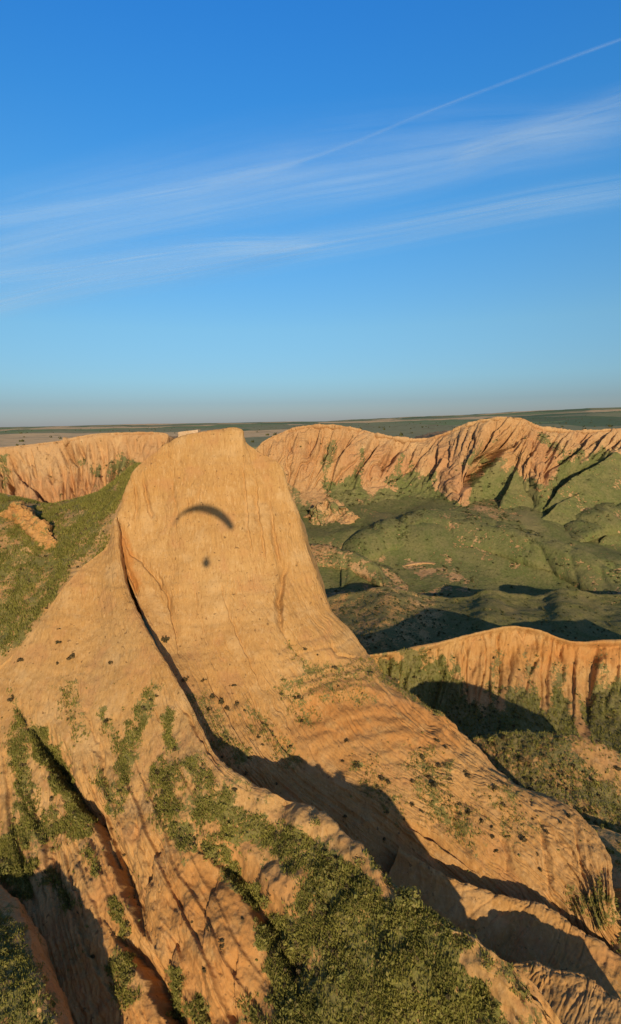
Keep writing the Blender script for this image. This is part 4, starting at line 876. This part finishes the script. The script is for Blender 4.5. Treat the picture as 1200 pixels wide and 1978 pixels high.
contrail([(-100,432),(0,421),(150,400),(300,372),(420,350),(520,328),(600,310)], [24,26,28,30,26,20,12], 7200, C_WIDE, 'soft left end of the sharp contrail fading to the left edge')
contrail([(-420,592),(-200,537),(0,488),(150,452),(300,420),(450,388),(600,355),(750,330),(900,300),(1000,275),(1100,255),(1200,238),(1300,220)], [48,48,52,54,58,64,70,74,66,56,56,60,60], 7600, C_WIDE, 'broad soft contrail in the middle of the sky')
contrail([(850,312),(950,280),(1050,245),(1150,212),(1250,180),(1320,160)], [20,34,40,44,48,48], 7500, C_WIDE, 'upper fork of the broad contrail at the right edge')
contrail([(-420,680),(-200,630),(0,585),(150,552),(300,526),(450,500),(600,472),(750,448),(900,420),(1050,392),(1200,368),(1300,350)], [40,40,40,44,46,50,50,46,46,48,48,48], 8200, C_LOW, 'lowest soft contrail across the sky')
contrail([(-420,594),(-200,564),(0,535),(150,514),(300,490),(420,478),(540,474),(660,468)], [28,28,30,34,32,30,26,18], 8000, C_LOW, 'short faint contrail just above the lowest one at left')
contrail([(-150,480),(100,420),(300,385),(500,345),(700,310),(900,283),(1100,262),(1320,230)], [110,120,140,150,130,110,90,90], 8800, C_FAINT, 'faint spread veil of cloud beneath the sharp thin contrail')
# ---------------------------------------------------------------- paraglider that carries the camera (behind and above it)
def plain_mat2(name, c, rough=.6):
    m, n, l = new_mat(name); b = NB(m); out = n.new('ShaderNodeOutputMaterial'); bs = n.new('ShaderNodeBsdfPrincipled'); bs.inputs['Roughness'].default_value = rough
    pos = n.new('ShaderNodeNewGeometry').outputs['Position']
    l.new(b.mix(b.noise(pos, 3, 3), tuple(c) + (1,), tuple(x * .8 for x in c) + (1,)), bs.inputs['Base Color']); l.new(bs.outputs[0], out.inputs[0]); return m
PILOT = CAM - 2.3 * LD
def build_paraglider():
    root = bpy.data.objects.new('paraglider', None); COL.objects.link(root); root.location = PILOT
    root.rotation_euler = Euler((R(10), R(3), R(-12)), 'XYZ')
    root['label'] = 'paraglider whose arched wing shadow falls on the tall cliff'; root['category'] = 'paraglider'
    cloth = plain_mat2('wing_cloth', (.55, .12, .06)); cord = plain_mat2('line_cord', (.3, .28, .24)); web = plain_mat2('harness_cloth', (.04, .045, .05))
    Rw, zc, A = 4.9, 3.7, R(66); ns, ncd = 56, 18; prof = []
    for i in range(ncd + 1):
        f = i / ncd; th = .16 * 2.6 * (1.4845 * math.sqrt(f) - .63 * f - 1.758 * f**2 + 1.4215 * f**3 - .5075 * f**4) * .5
        prof.append((f, th))
    loop = [(f, h) for f, h in prof] + [(f, -h * .45) for f, h in reversed(prof[1:-1])]
    vs_, fs = [], []
    for j in range(ns + 1):
        a = (2 * j / ns - 1); ch = 2.5 * math.sqrt(max(1 - (.84 * a) ** 2, .02)); ang = a * A; bulge = 1 + .10 * abs(math.sin(j * math.pi / 2))
        for f, h in loop:
            y = ch * (.35 - f); rr = Rw + h * ch * bulge
            vs_.append((rr * math.sin(ang), y - .25 * a * a, zc + rr * math.cos(ang)))
    n = len(loop)
    for j in range(ns):
        for i in range(n):
            fs.append((j*n+i, j*n+(i+1) % n, (j+1)*n+(i+1) % n, (j+1)*n+i))
    fs.append(tuple(range(n))); fs.append(tuple(range(ns*n, ns*n+n))[::-1])
    me = bpy.data.meshes.new('canopy'); me.from_pydata(vs_, [], fs); me.materials.append(cloth)
    o = bpy.data.objects.new('canopy', me); COL.objects.link(o); o.parent = root
    for sgn in (-1, 1):
        for k in range(7):
            for fr in (.05, .35, .7):
                a = sgn * (k + .6) / 7.6; ch = 2.5 * math.sqrt(1 - (.84 * a) ** 2); ang = a * A
                top = Vector((Rw * math.sin(ang), ch * (.35 - fr) - .25 * a * a, zc + Rw * math.cos(ang) - .02)); bot = Vector((sgn * .24, .0, .55)); dv2 = top - bot
                bm = bmesh.new(); bmesh.ops.create_cone(bm, cap_ends=True, segments=5, radius1=.0012, radius2=.0009, depth=dv2.length, matrix=Matrix.Translation((top + bot) / 2) @ dv2.to_track_quat('Z', 'Y').to_matrix().to_4x4())
                m2 = bpy.data.meshes.new('line'); bm.to_mesh(m2); bm.free(); m2.materials.append(cord); l2 = bpy.data.objects.new('line', m2); COL.objects.link(l2); l2.parent = root
        bm = bmesh.new(); bmesh.ops.create_cube(bm, size=1, matrix=Matrix.Translation((sgn * .24, .02, .3)) @ Matrix.Diagonal((.03, .02, .52, 1)))
        m2 = bpy.data.meshes.new('riser'); bm.to_mesh(m2); bm.free(); m2.materials.append(web); l2 = bpy.data.objects.new('riser', m2); COL.objects.link(l2); l2.parent = root
    bm = bmesh.new(); bmesh.ops.create_uvsphere(bm, u_segments=20, v_segments=14, radius=1)
    for v in bm.verts:
        c = v.co; v.co = Vector((c.x * .52, c.y * .5 - .36 + .10 * (c.z < 0) * c.y, c.z * .66 - .20 + .06 * c.y))
        if v.co.y > -.04 and v.co.z > -.28: v.co.y = -.04 - .10 * (v.co.z + .28)
    m2 = bpy.data.meshes.new('harness'); bm.to_mesh(m2); bm.free(); m2.materials.append(web); h = bpy.data.objects.new('harness', m2); COL.objects.link(h); h.parent = root
    return root
PG_ROOT = build_paraglider()
def build_pilot():
    suit = plain_mat2('flight_suit', (.06, .09, .16)); helm = plain_mat2('helmet_shell', (.6, .6, .58), .3)
    root = bpy.data.objects.new('person', None); COL.objects.link(root); root.location = PILOT; root.rotation_euler = (0, 0, R(-18))
    root['label'] = 'seated paraglider pilot in harness with hands raised to the risers'; root['category'] = 'person'
    J = {'pel': ((0,.02,-.30),.15), 'abd': ((0,-.02,-.08),.14), 'che': ((0,-.05,.14),.155), 'nek': ((0,-.03,.32),.06), 'hed': ((0,.0,.46),.095), 'top': ((0,.0,.55),.08)}
    E = [('pel','abd'),('abd','che'),('che','nek'),('nek','hed'),('hed','top')]
    for sg, t in ((-1,'l'),(1,'r')):
        J['hip'+t] = ((sg*.11,.06,-.32),.095); J['kne'+t] = ((sg*.13,.50,-.28),.065); J['ank'+t] = ((sg*.12,.78,-.58),.042); J['toe'+t] = ((sg*.12,.93,-.56),.035)
        J['sho'+t] = ((sg*.19,-.04,.24),.065); J['elb'+t] = ((sg*.34,.08,.30),.045); J['wri'+t] = ((sg*.26,.14,.52),.03); J['pal'+t] = ((sg*.25,.14,.59),.028)
        E += [('pel','hip'+t),('hip'+t,'kne'+t),('kne'+t,'ank'+t),('ank'+t,'toe'+t),('che','sho'+t),('sho'+t,'elb'+t),('elb'+t,'wri'+t),('wri'+t,'pal'+t)]
        for k in range(4):
            for q_, (dz, dy) in enumerate(((.035, .02), (.05, .045), (.03, .06))):
                J[f'f{t}{k}{q_}'] = ((sg*(.25 + .018*(k-1.5)), .14 + dy, .59 + dz - .004*abs(k-1.5)), .009)
            E += [('pal'+t, f'f{t}{k}0'), (f'f{t}{k}0', f'f{t}{k}1'), (f'f{t}{k}1', f'f{t}{k}2')]
        J['th'+t] = ((sg*.21,.16,.60),.01); J['th2'+t] = ((sg*.20,.19,.62),.009); E += [('pal'+t,'th'+t),('th'+t,'th2'+t)]
    ks = list(J); me = bpy.data.meshes.new('body'); me.from_pydata([J[k][0] for k in ks], [(ks.index(a), ks.index(b)) for a, b in E], [])
    me.materials.append(suit); o = bpy.data.objects.new('body', me); COL.objects.link(o); o.parent = root
    o.modifiers.new('skin', 'SKIN'); sv = me.skin_vertices[0].data if me.skin_vertices else None
    if sv is None:
        bm = bmesh.new(); bm.from_mesh(me); bm.verts.layers.skin.verify(); bm.to_mesh(me); bm.free(); sv = me.skin_vertices[0].data
    for i, k in enumerate(ks): sv[i].radius = (J[k][1], J[k][1]); sv[i].use_root = (k == 'pel')
    ss_ = o.modifiers.new('sub', 'SUBSURF'); ss_.levels = 1; ss_.render_levels = 2
    bm = bmesh.new(); bmesh.ops.create_uvsphere(bm, u_segments=20, v_segments=14, radius=.14, matrix=Matrix.Translation((0, -.01, .50)))
    for v in list(bm.verts):
        if v.co.y > .07 and v.co.z < .53: v.co.y = .07
    m2 = bpy.data.meshes.new('helmet'); bm.to_mesh(m2); bm.free(); m2.materials.append(helm); h = bpy.data.objects.new('helmet', m2); COL.objects.link(h); h.parent = root
build_pilot()
